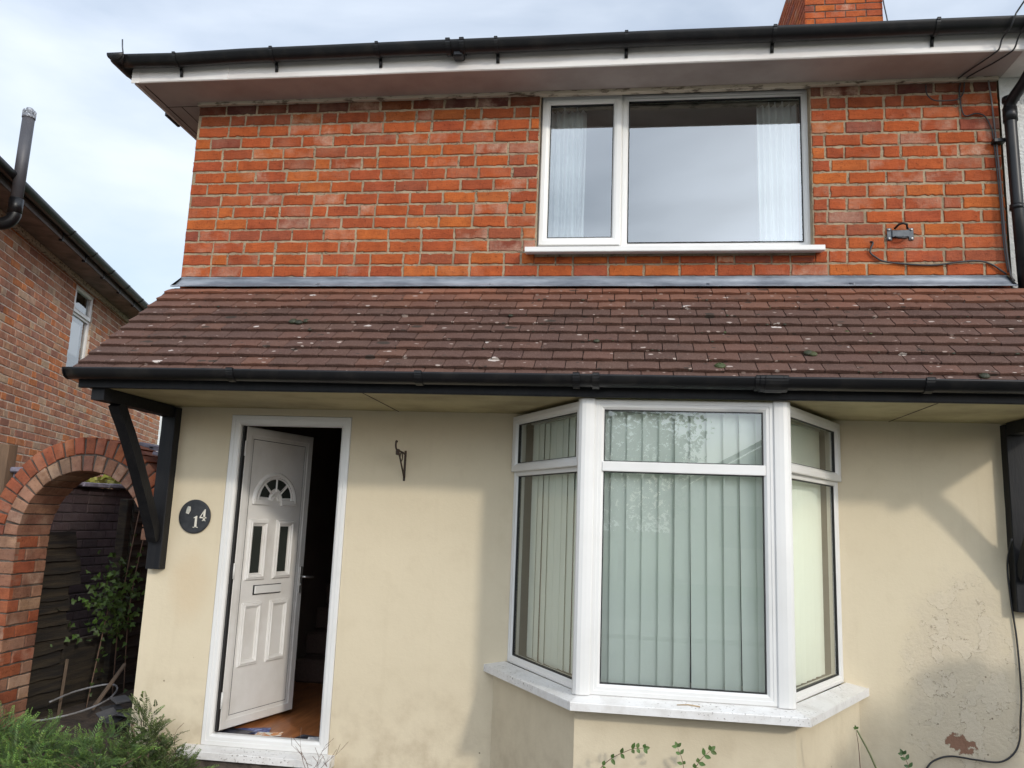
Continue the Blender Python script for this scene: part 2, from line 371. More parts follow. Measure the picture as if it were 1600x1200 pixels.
def bez(pts, n=8):
    pts = [Vector(p) for p in pts]; P = [pts[0]*2-pts[1]]+pts+[pts[-1]*2-pts[-2]]; o = []
    for i in range(1, len(P)-2):
        for k in range(n):
            t = k/n; a, b, c, d = P[i-1:i+3]
            o.append(.5*((2*b)+(c-a)*t+(2*a-5*b+4*c-d)*t*t+(3*b-a-3*c+d)*t**3))
    return o+[pts[-1]]
def jit(c, a): k = 1+R.uniform(-a, a); return tuple(max(0, x*k*(1+R.uniform(-a, a)*.35)) for x in c)

PAL_RED = [((.385, .088, .025), 7), ((.36, .079, .025), 7), ((.33, .073, .027), 5), ((.42, .107, .025), 3), ((.30, .078, .036), 2), ((.25, .067, .038), 1)]
PAL_PINK = [((.42, .19, .11), 5), ((.37, .17, .105), 4), ((.44, .24, .15), 3), ((.50, .18, .07), 2), ((.31, .14, .095), 1), ((.45, .30, .20), 2)]
PAL_PURP = [((.075, .053, .056), 3), ((.066, .047, .05), 3), ((.082, .06, .062), 1)]
def pick(pal):
    t = R.uniform(0, sum(w for _, w in pal))
    for c, w in pal:
        t -= w
        if t <= 0: return c
    return pal[-1][0]
def brick(mb, T, u0, u1, z0, z1, d=0, pal=PAL_RED, step=.022, j=.0022, deep=.02, eff=None, stain=None):
    e = (R.random()**4)*.8 if eff is None else eff
    cc = jit(pick(pal), .07)
    if stain and z1 > stain: cc = tuple(x*q for x, q in zip(cc, (.34, .40, .50))); e = min(1, e+.15)  # top two courses darkened: soffit shade painted in, plus some staining
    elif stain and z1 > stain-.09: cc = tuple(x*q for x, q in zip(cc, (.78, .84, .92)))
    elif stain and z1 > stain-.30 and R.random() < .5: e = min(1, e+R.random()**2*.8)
    mb.cur = (*cc, e)
    P = []
    nu, nz_ = max(1, round((u1-u0)/step)), max(1, round((z1-z0)/step))
    for i in range(nu): P.append((u0+(u1-u0)*i/nu, z0, 0, -1))
    for i in range(nz_): P.append((u1, z0+(z1-z0)*i/nz_, 1, 0))
    for i in range(nu): P.append((u1-(u1-u0)*i/nu, z1, 0, 1))
    for i in range(nz_): P.append((u0, z1-(z1-z0)*i/nz_, -1, 0))
    cu, cz = (u0+u1)/2, (z0+z1)/2
    dd = d+R.uniform(-.0022, .0012); ti = R.uniform(-.008, .008)
    outer, inner, back = [], [], []
    for u, z, a, b in P:
        k = R.uniform(-1, .6)*j
        if R.random() < .10: k -= .006*R.random()
        uu, zz = u+a*k, z+b*k
        ins = .0035+R.uniform(0, .0015)
        su = 1-ins/max(.02, (u1-u0)/2); sz = 1-ins/max(.02, (z1-z0)/2)
        outer.append(T(uu, dd-.004, zz)); back.append(T(uu, dd-deep, zz))
        iu, iz = cu+(uu-cu)*su, cz+(zz-cz)*sz
        inner.append(T(iu, dd+ti*(iz-cz), iz))
    I = [mb.V(p) for p in inner]; O = [mb.V(p) for p in outer]; B = [mb.V(p) for p in back]; n = len(I)
    mb.F(*I)
    for k in range(n):
        mb.F(I[k], I[(k+1) % n], O[(k+1) % n], O[k]); mb.F(O[k], O[(k+1) % n], B[(k+1) % n], B[k])
def courses(mb, T, u0, u1, z0, rows, ch, L_, joint=.011, flem=lambda k: k % 4 == 1, holes=(), off=lambda k: 0, **kw):
    for k in range(rows):
        za, zb = z0+k*ch+joint/2, z0+(k+1)*ch-joint/2
        u = u0; fl = flem(k); st = off(k); i = 0
        segs = []
        cur = u0-st
        while cur < u1:
            ln = L_ if (not fl or i % 2 == 0) else L_/2
            if R.random() < .02 and not fl: ln = L_*.52
            if u1-(cur+ln) < .075: ln = u1-cur+joint/2+.001
            a, b = max(cur+joint/2, u0), min(cur+ln-joint/2, u1)
            if b-a > .03: segs.append((a, b))
            cur += ln; i += 1
        wob = R.uniform(-.0015, .0015)
        for a, b in segs:
            parts = [(a, b)]
            for h0, h1, g0, g1 in holes:
                if zb > g0+.01 and za < g1-.01:
                    np_ = []
                    for x, y in parts:
                        if y <= h0 or x >= h1: np_.append((x, y)); continue
                        if x < h0-.02: np_.append((x, h0))
                        if y > h1+.02: np_.append((h1, y))
                    parts = np_
            for h0, h1, g0, g1 in holes:
                if za < g0-.03 < zb:
                    for x, y in segs:
                        if y > h0+.02 and x < h1-.02: brick(mb, T, max(x, h0+.002), min(y, h1-.002), za+wob, g0-.004, **kw)
            for x, y in parts: brick(mb, T, x+R.uniform(-.0015, .0015), y+R.uniform(-.0015, .0015), za+wob, zb+wob, **kw)
def holed(mb, T, us, zs, holes, d=0, back=None):
    """flat sheet with rectangular holes and reveals"""
    us = sorted(set(us)|{h[0] for h in holes}|{h[1] for h in holes}); zs = sorted(set(zs)|{h[2] for h in holes}|{h[3] for h in holes})
    for a, b in zip(us, us[1:]):
        for c, e in zip(zs, zs[1:]):
            mu, mz = (a+b)/2, (c+e)/2
            if any(h[0] < mu < h[1] and h[2] < mz < h[3] for h in holes): continue
            mb.poly([T(a, d, c), T(b, d, c), T(b, d, e), T(a, d, e)])
    if back is not None:
        for h in holes:
            q = [(h[0], h[2]), (h[1], h[2]), (h[1], h[3]), (h[0], h[3])]
            for k in range(4):
                (a, c), (b, e) = q[k], q[(k+1) % 4]
                mb.poly([T(a, d, c), T(b, d, e), T(b, back, e), T(a, back, c)])

# ================================================================== SETTING
g = MB()
n = 60
def gz(x, y): return -.16+.03*noise.noise(Vector((x*1.5, y*1.5, 0)))+.012*noise.noise(Vector((x*7, y*7, 3)))
nx_, ny_ = 70, 46
xs = [-3+9.5*i/nx_ for i in range(nx_+1)]; ys = [-3.2+3.17*i/ny_ for i in range(ny_+1)]
idx = [[g.V((x, y, gz(x, y))) for x in xs] for y in ys]
g.smooth = True
for j in range(ny_):
    for i in range(nx_): g.F(idx[j][i], idx[j][i+1], idx[j+1][i+1], idx[j+1][i])
g.build('flower_bed', M_SOIL)['kind'] = 'structure'
g = MB(); g.poly([(-200, -200, -.20), (200, -200, -.20), (200, 200, -.20), (-200, 200, -.20)]); g.build('ground', M_GRASS)['kind'] = 'structure'
g = MB(); g.poly([(-30, -8.6, -.185), (40, -8.6, -.185), (40, -3.1, -.185), (-30, -3.1, -.185)]); g.build('driveway', M_PAVE)['kind'] = 'structure'
g = MB(); g.smooth = True
pi_ = [[g.V((-3.4+3.41*i/40, -.04+7*j/60, gz(-3.4+3.41*i/40, -.04+7*j/60)+.0)) for i in range(41)] for j in range(61)]
for j in range(60):
    for i in range(40): g.F(pi_[j][i], pi_[j][i+1], pi_[j+1][i+1], pi_[j+1][i])
g.build('path', M_SOIL)['kind'] = 'structure'
g = MB(); g.box(FRONT, -60, 60, 8.7, 10.6, -.196, -.13, .01); g.build('pavement', M_PAVE)['kind'] = 'structure'
g = MB(); g.poly([(-80, -17, -.19), (80, -17, -.19), (80, -10.62, -.19), (-80, -10.62, -.19)]); g.build('road', M_ASPH)['kind'] = 'structure'

# ================================================================== HOUSE
HZ = 3.014; CH = .0863; WT = 4.318; WX = 5.36
house = thing('brick_house', 'semi-detached house with red brick upper storey, cream rendered ground floor and bay window', 'house')
# upper brick wall
win = (2.470, 4.226, 3.18, 4.42)
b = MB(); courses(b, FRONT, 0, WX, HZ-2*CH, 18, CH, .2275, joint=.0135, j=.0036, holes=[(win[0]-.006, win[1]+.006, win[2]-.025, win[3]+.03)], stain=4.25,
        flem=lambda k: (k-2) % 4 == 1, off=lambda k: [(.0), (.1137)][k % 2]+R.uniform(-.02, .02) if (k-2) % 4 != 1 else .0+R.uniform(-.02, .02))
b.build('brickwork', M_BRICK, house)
b = MB(); holed(b, T3((0, .0075, 0)), [0, WX], [HZ-.2, 4.5], [win], 0, -.16)
b.build('mortar_bed', M_MORTAR, house)
# side, back and party walls, first floor
b = MB()
b.box(FRONT, .001, .05, -7.5, -.021, -.3, 4.5); b.box(FRONT, 5.3, 5.35, -7.5, -.021, -.3, 4.5); b.box(FRONT, .05, 5.3, -7.5, -7.45, -.3, 4.5)
b.build('side_wall', M_MORTAR2, house)
b = MB(); courses(b, T3((-.0, 0, 0), (0, 1, 0), (-1, 0, 0)), 0.02, 7.5, -.2, 52, CH, .2275, step=.06, off=lambda k: .1137*(k % 2), d=.006)
b.build('side_brickwork', M_BRICK, house)
b = MB(); b.box(FRONT, .05, 5.3, -7.45, -.17, 2.44, 2.62); b.build('first_floor', M_ROOM, house)
# ground floor rendered wall
dr_ = (.481, 1.308, -.02, 2.067); bay = (2.402, 4.308, .50, 2.10)
b = MB(); holed(b, FRONT, [0, WX+.3], [-.3, HZ-.1], [dr_, bay], 0, -.12)
b.poly([(0, 0, -.3), (0, .25, -.3), (0, .25, HZ-.1), (0, 0, HZ-.1)])
b.build('rendered_wall', M_RENDER, house)
# bay base wall
bl = [(2.305, .0), (2.832, -.755), (3.90, -.755), (4.405, .0)]
b = MB()
for (x0, y0), (x1, y1) in zip(bl, bl[1:]):
    k = 6
    b.poly([(x0, y0, -.3), (x1, y1, -.3), (x1, y1, .55), (x0, y0, .55)])
b.poly([(x, y, .55) for x, y in bl])
b.build('bay_base_wall', M_RENDER, house)

# ---- interior shells
b = MB()
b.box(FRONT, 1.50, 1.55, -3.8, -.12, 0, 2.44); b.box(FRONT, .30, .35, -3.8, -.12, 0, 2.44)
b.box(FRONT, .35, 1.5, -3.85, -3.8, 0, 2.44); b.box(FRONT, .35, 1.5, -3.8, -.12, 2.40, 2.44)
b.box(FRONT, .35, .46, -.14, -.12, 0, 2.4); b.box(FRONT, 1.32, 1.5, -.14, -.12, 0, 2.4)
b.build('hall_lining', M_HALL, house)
b = MB(); b.box(FRONT, .35, 1.5, -3.8, -.06, .0, .035); b.build('hall_floor', M_LAM, house)
b = MB()
for k in range(10): b.box(FRONT, .352, 1.05, -3.8, -1.75-.2*k, .036+.19*k, .036+.19*(k+1), .02)
b.build('staircase', M_CARPET, house)
b = MB()
b.box(FRONT, 1.7, 5.0, -3.7, -3.65, 2.63, 4.5); b.box(FRONT, 1.7, 1.75, -3.65, -.14, 2.63, 4.5); b.box(FRONT, 4.95, 5.0, -3.65, -.14, 2.63, 4.5)
b.box(FRONT, 1.75, 4.95, -3.65, -.14, 4.36, 4.40)
b.build('bedroom_lining', M_ROOM, house)
b = MB()
b.box(FRONT, 1.56, 1.6, -3.7, -.12, 0, 2.44); b.box(FRONT, 1.6, 5.3, -3.75, -3.7, 0, 2.44); b.box(FRONT, 1.6, 5.3, -3.7, -.1, 0, .04)
b.build('lounge_lining', M_ROOM, house)

# ---- windows helper
def frame_ring(mb, T, rect, w, d, lip=.010):
    """stepped uPVC frame profile facing +d"""
    mb.sweep(T, rect, [(0, d-.055), (0, d-.004), (.004, d), (w*.42, d), (w*.42+.003, d-.003), (w*.75, d-.004), (w-.006, d-.010), (w, d-lip-.006), (w, d-.055)])
def seal_ring(mb, T, rect, d, w=.005):
    mb.sweep(T, rect, [(-.001, d), (w, d), (w, d-.02)])
def pane(T, rect, d, parent, mat=None, name='pane'):
    mb = MB(); u0, u1, z0, z1 = rect
    mb.poly([T(u0, d, z0), T(u1, d, z0), T(u1, d, z1), T(u0, d, z1)])
    o = mb.build(name, mat or M_GLASS, parent); me = o.data
    if me.polygons[0].normal.dot(T.D) < 0: me.flip_normals()
    return o

# ---- bedroom window
RD = .082
def rx(x): return CAM.x+(x-CAM.x)*(1+(RD-.012)/4.995)
def rz(z): return CAM.z+(z-CAM.z)*(1+(RD-.012)/4.995)
def rr_(q): return (rx(q[0]), rx(q[1]), rz(q[2]), rz(q[3]))
bw = MB(); WT0 = T3((0, RD, 0))
frame_ring(bw, WT0, rr_((2.479, 3.024, 3.205, 4.284)), .03, .0); frame_ring(bw, WT0, rr_((3.024, 4.213, 3.205, 4.284)), .042, .0)
window = bw.build('bedroom_window', M_PVC, house)
s_ = MB(); s_.sweep(WT0, rr_((2.487, 3.018, 3.228, 4.278)), [(0, 0), (0, .018), (.004, .022), (.03, .022), (.046, .017), (.055, .004), (.055, -.03)]); s_.build('casement', M_PVC, window)
ga, gb = rr_((2.542, 2.963, 3.283, 4.223)), rr_((3.066, 4.171, 3.250, 4.242))
s_ = MB(); seal_ring(s_, WT0, ga, .003); s_.build('seal', M_SEAL, window)
s_ = MB(); seal_ring(s_, WT0, gb, -.012); s_.build('seal', M_SEAL, window)
pane(WT0, ga, -.008, window, M_GLASSU); pane(WT0, gb, -.018, window, M_GLASSU)
s_ = MB()
s_.loft([[(x, .10, 3.232), (x, -.012, 3.207), (x, -.098, 3.186), (x, -.104, 3.182), (x, -.104, 3.154), (x, -.100, 3.150), (x, -.085, 3.150), (x, .10, 3.19)] for x in (2.412, 4.268)])
s_.build('window_sill', M_PVC, window)

# ---- frieze, soffit, fascia, gutter
b = MB()
us = [0+5.36*i/120 for i in range(121)]
b.loft([[(x, 0.02, WT+.01), (x, -.026+.004*noise.noise(Vector((x*9, 0, 0))), WT+.01), (x, -.028+.003*noise.noise(Vector((x*11, 2, 0))), WT-.030+.006*noise.noise(Vector((x*6, 0, 5)))), (x, .02, WT-.026)] for x in us])
b.build('frieze_board', M_FRZ, house)
SZ = 4.312
b = MB()
b.poly([(-.30, -.30, SZ), (5.38, -.30, SZ), (5.38, .02, SZ), (-.30, .02, SZ)])
b.poly([(-.30, .02, SZ), (.02, .02, SZ), (.02, 7.5, SZ), (-.30, 7.5, SZ)])
b.build('soffit', M_SOFW, house)
b = MB()
for y in (.02, ): b.box(FRONT, -.27, 0.0, -.024, -.020, SZ-.002, SZ+.003, .0005)
b.box(FRONT, -.155, -.151, -7, -.02, SZ-.002, SZ+.002, .0005); b.box(FRONT, -.262, -.256, -7, .27, SZ-.0025, SZ+.002, .0005)
b.build('soffit_joint', M_SEAL, house)
def wav(x, a=.004): return a*noise.noise(Vector((x*.9, 1.7, 0)))
b = MB()
xs_ = [-.31+5.69*i/40 for i in range(41)]
b.loft([[(x, -.300, SZ-.004+wav(x)), (x, -.312, SZ-.006+wav(x)), (x, -.318, SZ+wav(x)), (x, -.318, SZ+.15+wav(x)), (x, -.30, SZ+.15+wav(x))] for x in xs_])
b.box(FRONT, -.318, -.300, -7.5, .298, SZ-.006, SZ+.16)
b.box(FRONT, .318-.318-.328, -.27, .3165, .3215, SZ-.008, SZ+.1, .001); b.box(FRONT, .34, .375, .3165, .3215, SZ-.0075, SZ+.1, .001)
b.build('fascia', M_FASC, house)
def gutter_profile(cy, cz, r, th=.004, n=12):
    o = [(cy-r*cos(pi*i/n), cz-r*sin(pi*i/n)) for i in range(n+1)]
    i_ = [(cy-(r-th)*cos(pi*i/n), cz-(r-th)*sin(pi*i/n)) for i in range(n+1)]
    return [(cy-r-.003, cz+.004), (cy-r-.003, cz-.004)]+o[1:]+i_[::-1]
def gutter(name, x0, x1, cy, czf, r, parent, ends=(True, True)):
    m = MB(); m.smooth = True; N_ = 60
    m.loft([[(x0+(x1-x0)*i/N_, y, z) for y, z in gutter_profile(cy, czf(x0+(x1-x0)*i/N_), r)] for i in range(N_+1)])
    m.smooth = False
    for x, e in ((x0, ends[0]), (x1, ends[1])):
        if e: m.prism([(x, cy-(r+.003)*cos(pi*i/14), czf(x)-(r+.003)*sin(pi*i/14)) for i in range(15)], (.006, 0, 0))
    return m.build(name, M_BLACK, parent)
def clip(x, cy, cz, r, parent, w=.022, name='gutter_bracket'):
    m = MB()
    m.loft([[(x-w/2, cy-rr*cos(a), cz-rr*sin(a)) for a in [pi*i/12 for i in range(13)] for rr in (r+.006,)]+[(x-w/2, cy-(r+.001)*cos(pi*i/12), cz-(r+.001)*sin(pi*i/12)) for i in range(12, -1, -1)],
            [(x+w/2, cy-(r+.006)*cos(pi*i/12), cz-(r+.006)*sin(pi*i/12)) for i in range(13)]+[(x+w/2, cy-(r+.001)*cos(pi*i/12), cz-(r+.001)*sin(pi*i/12)) for i in range(12, -1, -1)]])
    m.box(FRONT, x-w/2, x+w/2, -(cy-r-.008), -(cy-r+.006), cz-.006, cz+.010)
    return m, name
GY, GR = -.382, .058
def gz_(x): return 4.447+.006*noise.noise(Vector((x*.8, 9, 0)))-.012*max(0, 1-abs(x-.05)/.5)
gut = gutter('gutter', -.36, 5.46, GY, gz_, GR, house)
for x in (.04, .72, 1.44, 2.22, 3.04, 3.93, 4.86):
    m, nm = clip(x, GY, gz_(x), GR, gut); m.tube([(x, GY+GR*.7, gz_(x)-GR*.75), (x, -.325, gz_(x)-.075), (x, -.322, gz_(x)-.10)], .011, 8); m.build(nm, M_BLACK, gut)
for x in (1.955,):
    for q in (-.045, .045):
        m, _ = clip(x+q, GY, gz_(x), GR+.004, gut, .03); m.build('gutter_union', M_BLACK, gut)
    m = MB(); m.box(FRONT, x-.02, x+.05, .325, .40, gz_(x)-.085, gz_(x)-.045, .01); m.build('union_clip', M_BLACK, gut)
# corner return of the gutter and dark verge
m = MB(); m.smooth = True
rings = []
for i in range(13):
    q = i/12; y = GY-.075+.47*q; z0 = gz_(-.36)+.004-.010*q; rr = .064*(1-.25*max(0, q-.4)) if i else .05
    rings.append([(-.375+q_[0], y, z0+q_[1]) for q_ in [(-rr*cos(pi*a/10), -rr*sin(pi*a/10)*(1.0 if q < .5 else .9)) for a in range(11)]+[(-(rr-.006)*cos(pi*a/10), -(rr-.006)*sin(pi*a/10)*.8) for a in range(10, -1, -1)]])
m.loft(rings)
m.prism([(-.375-.06*cos(pi*a/12), GY-.078, gz_(-.36)+.006-.056*sin(pi*a/12)) for a in range(13)], (0, .008, 0)); m.build('gutter_corner', M_BLACK, gut)
m = MB(); m.tube([(-.33, GY-.05, 4.44), (-.338, GY-.06, 4.50), (-.345, GY-.06, 4.555)], .005, 6); m.build('gutter_spike', M_METAL, gut)
b = MB(); b.box(FRONT, -.345, -.3, -7.5, .1, SZ+.09, SZ+.13); b.box(FRONT, -.330, -.3175, -7.5, .28, SZ+.01, SZ+.09); b.box(FRONT, -.345, -.318, -.3, -.12, SZ-.012, SZ+.04, .006)
b.build('verge_board', M_BLACK, house)
# roof with hip, chimney
b = MB(); b.cur = (.11, .055, .042, 0); e = 4.455; tt = math.tan(radians(29)); ry = 3.6; 
A = [(-.37, -.39, e), (5.38, -.39, e), (5.38, ry, e+tt*(ry+.39)), (-.37+ry+.39, ry, e+tt*(ry+.39)), (-.37, 7.6, e), (5.38, 7.6, e)]
V_ = [Vector(p) for p in A]
for f in ((0, 1, 2, 3), (0, 3, 4), (4, 3, 2, 5)):
    p = [V_[i] for i in f]; b.poly(p); b.poly([q-Vector((0, 0, .03)) for q in p])
roof = b.build('roof', M_TILE, house)
cz0, cz1 = 5.6, 8.3
b = MB()
for T_, L0, ph in ((T3((5.105, 3.8, 0)), .865, 0), (T3((5.105, 5.70, 0), (0, -1, 0), (-1, 0, 0)), 1.9, .1)):
    courses(b, T_, .0, L0, cz0, 31, CH, .2275, step=.04, off=lambda k: .1137*(k % 2), flem=lambda k: False)
chim = b.build('chimney', M_BRICK, roof)
b = MB(); b.box(FRONT, 5.113, 5.965, -5.69, -3.808, cz0, cz1); b.build('chimney_mortar', M_MORTARD, roof)
# downpipe
dp = MB(); dp.tube(bez([(5.46, -.372, 4.40), (5.455, -.365, 4.30), (5.42, -.22, 4.17), (5.388, -.09, 4.09), (5.386, -.078, 4.0)], 5)+[(5.39, -.078, 3.5), (5.40, -.078, 2.9)], .034, 16)
down = dp.build('downpipe', M_BLACK, house)
for z, h, r in ((4.02, .09, .040), (4.12, .03, .039), (3.42, .03, .039)):
    m = MB(); m.tube([(5.387, -.078, z-h/2), (5.387, -.078, z+h/2)], r, 16); m.build('pipe_socket', M_BLACK, down)
m = MB(); m.tube([(5.46, -.382, 4.42), (5.46, -.382, 4.345)], .046, 16); m.build('gutter_outlet', M_BLACK, gut)
m = MB(); m.box(FRONT, 5.30, 5.37, .0, .05, 3.86, 3.885, .003); m.build('pipe_clip', M_BLACK, down)

# ---- canopy (lean-to tiled roof)
canopy = thing('canopy_roof', None, None); canopy.parent = house
P0, P1 = Vector((0, -.105, 2.904)), Vector((0, -.868, 2.170))
sl_ = (P0-P1); Ls = sl_.length; S = sl_.normalized(); Nn = Vector((0, S.z, -S.y)) * -1
if Nn.z < 0: Nn = -Nn
rows = 11; gg = Ls/rows
b = MB()
def xl(t): return -.092+.118*t
def xr(t): return 5.56-.20*t
for r in range(rows):
    t0 = r/rows; base = P1+S*(gg*r); tl = gg+(.045 if r < rows-1 else .0)
    x = xl(t0)-.0+(0 if r % 2 else -.004); half = (r % 2 == 0); first = True
    sag = [.004*noise.noise(Vector((q*.7, r*3.1, 0))) for q in range(12)]
    while x < xr(t0):
        w = .166 if not (first and half) else .166*1.5
        first = False
        x1 = min(x+w, xr(t0)+.02)
        if x1-x < .03: break
        topish = max(0, (r-7.2)/3)
        warm = min(1, max(0, topish+R.uniform(-.25, .2)+.25*noise.noise(Vector((x*.6, r, 0)))))
        c0, c1 = Vector((.090, .047, .034)), Vector((.21, .083, .046))
        cc = c0.lerp(c1, warm)
        if R.random() < .10: cc = cc*.87
        b.cur = (*jit(cc, .05), 0)
        gp = .0024; lift = R.uniform(0, .004); skew = R.uniform(-.0016, .0016); slip = R.uniform(-.004, .003)
        if R.random() < .03: slip -= .008
        th = .021; nu = 6; rings = []
        for i in range(nu+1):
            q = i/nu; xx = x+gp+(x1-x-2*gp)*q
            arch = .003*(1-(2*q-1)**2)
            edge = slip+skew*(q-.5)*2+R.uniform(-.0018, .0018)
            ht = .027+lift+arch+.004*noise.noise(Vector((xx*.9, r*2.3, 4)))
            lo = base+Vector((xx, 0, 0))+S*edge
            hi = base+Vector((xx, 0, 0))+S*tl
            rings.append([lo+Nn*(ht-th), lo+Nn*(ht-.003)-S*.001, lo+Nn*ht+S*.003, lo+S*(gg*.5)+Nn*(ht*.62+arch*.3), hi+Nn*(.001), hi+Nn*(-.008)])
        b.loft(rings)
        x = x1
tiles = b.build('roof_tiles', M_TILE, canopy)
# timber body below the tiles
b = MB(); q0, q1 = P0-Nn*.012, P1-Nn*.012
b.loft([[(x, 0.0, 2.16), (x, -.84, 2.16), (x, q1.y, q1.z), (x, q0.y, q0.z), (x, 0.0, 2.94)] for x in (-.03, 5.45)])
b.build('cheek', M_BLACK, canopy)
# lead flashing
b = MB(); rings = []
for i in range(241):
    x = .012+5.326*i/240
    a = .004*noise.noise(Vector((x*5, 0, 0))); c = .005*noise.noise(Vector((x*3, 4, 0)))+.003*noise.noise(Vector((x*17, 4, 0)))
    lap = .003 if (x % 1.37) < .12 else 0
    sk = -.0 if i else -.01
    rings.append([(x, .004, 3.018), (x, -.003-lap, 3.018+a*.4), (x, -.006-lap+a, 2.99), (x, -.012-lap+a, 2.968), (x, -.035-lap+a, 2.953+a), (x, -.128+c, 2.922+c*.8), (x, -.133+c, 2.912+c*.8), (x, -.10, 2.92)])
b.smooth = True; b.loft(rings); fl_ = b.build('lead_flashing', M_LEAD, canopy)
for x in (1.02, 2.18, 3.55, 4.40):
    b = MB(); b.loft([[(x+o_, -.0075, 3.017), (x+o_+.004, -.013, 2.985), (x+o_+.004, -.024, 2.966), (x+o_+.010, -.045, 2.960), (x+o_+.018, -.132, 2.930), (x+o_+.018, -.13, 2.92), (x+o_, -.004, 2.95)] for o_ in (0, .007)]); b.build('lap_joint', M_LEAD, fl_)
b = MB(); b.loft([[(x, .0, 2.112), (x, -.822, 2.108), (x, -.822, 2.13), (x, .0, 2.13)] for x in (-.02, 5.5)]); b.build('canopy_soffit', M_SOFC, canopy)
for x in (1.62, 4.62): b = MB(); b.box(FRONT, x, x+.003, .02, .81, 2.1055, 2.109, .0005); b.build('soffit_joint', M_MORTARD, canopy)
b = MB(); xs_ = [-.035+5.57*i/60 for i in range(61)]
b.loft([[(x, -.822, 2.098+wav(x, .003)), (x, -.846, 2.098+wav(x, .003)), (x, -.848, 2.102), (x, -.848, 2.20), (x, -.822, 2.20)] for x in xs_]); b.build('canopy_fascia', M_TIMB, canopy)
def gc(x): return 2.192+.004*noise.noise(Vector((x*.7, 5, 0)))
cg = gutter('canopy_gutter', -.062, 5.60, -.908, gc, .055, canopy)
for x in (.93, 1.98, 3.72, 4.52):
    m, _ = clip(x, -.908, gc(x), .055, cg, .04); m.build('gutter_bracket', M_BLACK, cg)
for x in (2.86, 3.79):
    for q in (-.05, .05):
        m, _ = clip(x+q, -.908, gc(x), .059, cg, .035); m.build('gutter_union', M_BLACK, cg)
m, _ = clip(3.79, -.908, gc(3.79), .062, cg, .085); m.build('gutter_union', M_BLACK, cg)

# ---- timber brackets under the canopy
def timber(x0, w, name):
    br = thing(name, None, None); br.parent = house
    m = MB(); rings = []
    for i in range(14):
        z = 1.048+(2.10-1.048)*i/13; e = .002*noise.noise(Vector((x0, z*9, 0)))
        rings.append([(x0+e, .0, z), (x0+w+e, .0, z), (x0+w+e*.5, -.066, z), (x0+w-.004, -.07, z), (x0+.004+e, -.07, z), (x0+e, -.066, z)])
    m.loft(rings); m.build('post', M_TIMB, br)
    m = MB(); rings = []
    for i in range(12):
        y = -.07-(.81-.07)*i/11; e = .004*noise.noise(Vector((y*9, x0, 0)))
        rings.append([(x0+.004, y, 2.035+e), (x0+w*.85, y, 2.035+e), (x0+w*.85, y, 2.107), (x0+.004, y, 2.107)])
    m.loft(rings); m.build('arm', M_TIMB, br)
    m = MB(); rings = []
    P = bez([(0, -.075, 1.24), (0, -.17, 1.40), (0, -.30, 1.60), (0, -.46, 1.83), (0, -.63, 2.04)], 5)
    for i, p in enumerate(P):
        e = .004*noise.noise(Vector((i*.6, x0, 0)))
        hw = .036+e
        rings.append([(x0+.012, p.y-hw*.8, p.z-hw*.6), (x0+w*.8, p.y-hw*.8, p.z-hw*.6), (x0+w*.8, p.y+hw*.8, p.z+hw*.6), (x0+.012, p.y+hw*.8, p.z+hw*.6)])
    m.loft(rings); m.build('brace', M_TIMB, br)
timber(.022, .098, 'timber_bracket'); timber(5.245, .11, 'timber_bracket')

# ---- bay window
BZ0, BZ1 = .604, 2.094
bayw = thing('bay_window', None, None); bayw.parent = house
c0, c1, c2, c3 = Vector((2.383, 0, 0)), Vector((2.862, -.775, 0)), Vector((3.858, -.775, 0)), Vector((4.327, 0, 0))
def TT(a, b_): 
    U = (b_-a).normalized(); return T3(a, U, U.cross(Vector((0, 0, 1))))
def bay_side(a, b_, side):
    T = TT(a, b_); Ln = (b_-a).length
    m = MB(); frame_ring(m, T, (0, Ln, BZ0, BZ1), .045, 0); m.box(T, .04, Ln-.04, -.05, -.002, 1.716, 1.775)
    m.build('bay_frame', M_PVC, bayw)
    m = MB(); rc = (.008, Ln-.035, 1.742, 2.088) if side < 0 else (.035, Ln-.008, 1.742, 2.088)
    m.sweep(T, rc, [(0, 0), (0, .020), (.004, .024), (.026, .024), (.042, .018), (.052, .004), (.052, -.03)]); m.build('casement', M_PVC, bayw)
    g_ = (rc[0]+.05, rc[1]-.05, rc[2]+.05, rc[3]-.05)
    pane(T, g_, -.004, bayw); pane(T, (.045, Ln-.045, BZ0+.045, 1.716), -.02, bayw)
    m = MB(); seal_ring(m, T, g_, .004); seal_ring(m, T, (.045, Ln-.045, BZ0+.045, 1.716), -.013); m.build('seal', M_SEAL, bayw)
bay_side(c0, c1, -1); bay_side(c2, c3, 1)
T = TT(c1, c2); Ln = (c2-c1).length
m = MB()
frame_ring(m, T, (.04, Ln-.04, BZ0, BZ1), .052, .012); m.box(T, .085, Ln-.085, -.04, .010, 1.716, 1.768, .003)
m.build('bay_frame', M_PVC, bayw)
for g_ in ((.093, Ln-.093, 1.768, 2.042), (.093, Ln-.093, BZ0+.052, 1.716)):
    pane(T, g_, -.012, bayw); m = MB(); seal_ring(m, T, g_, -.004); m.build('seal', M_SEAL, bayw)
for c, s_ in ((c1, 1), (c2, -1)):
    m = MB(); m.smooth = False
    cc = c+Vector((-.012*s_, .012, 0))
    pr = [(-.022, .02), (-.034, -.002), (-.028, -.022), (-.012, -.036), (.008, -.040), (.03, -.038), (.052, -.034), (.056, -.03), (.056, .02)]
    m.loft([[Vector((cc.x+s_*x_, cc.y+y_, z)) for x_, y_ in pr] for z in (BZ0-.001, BZ1+.002)]); m.build('corner_post', M_PVC, bayw)
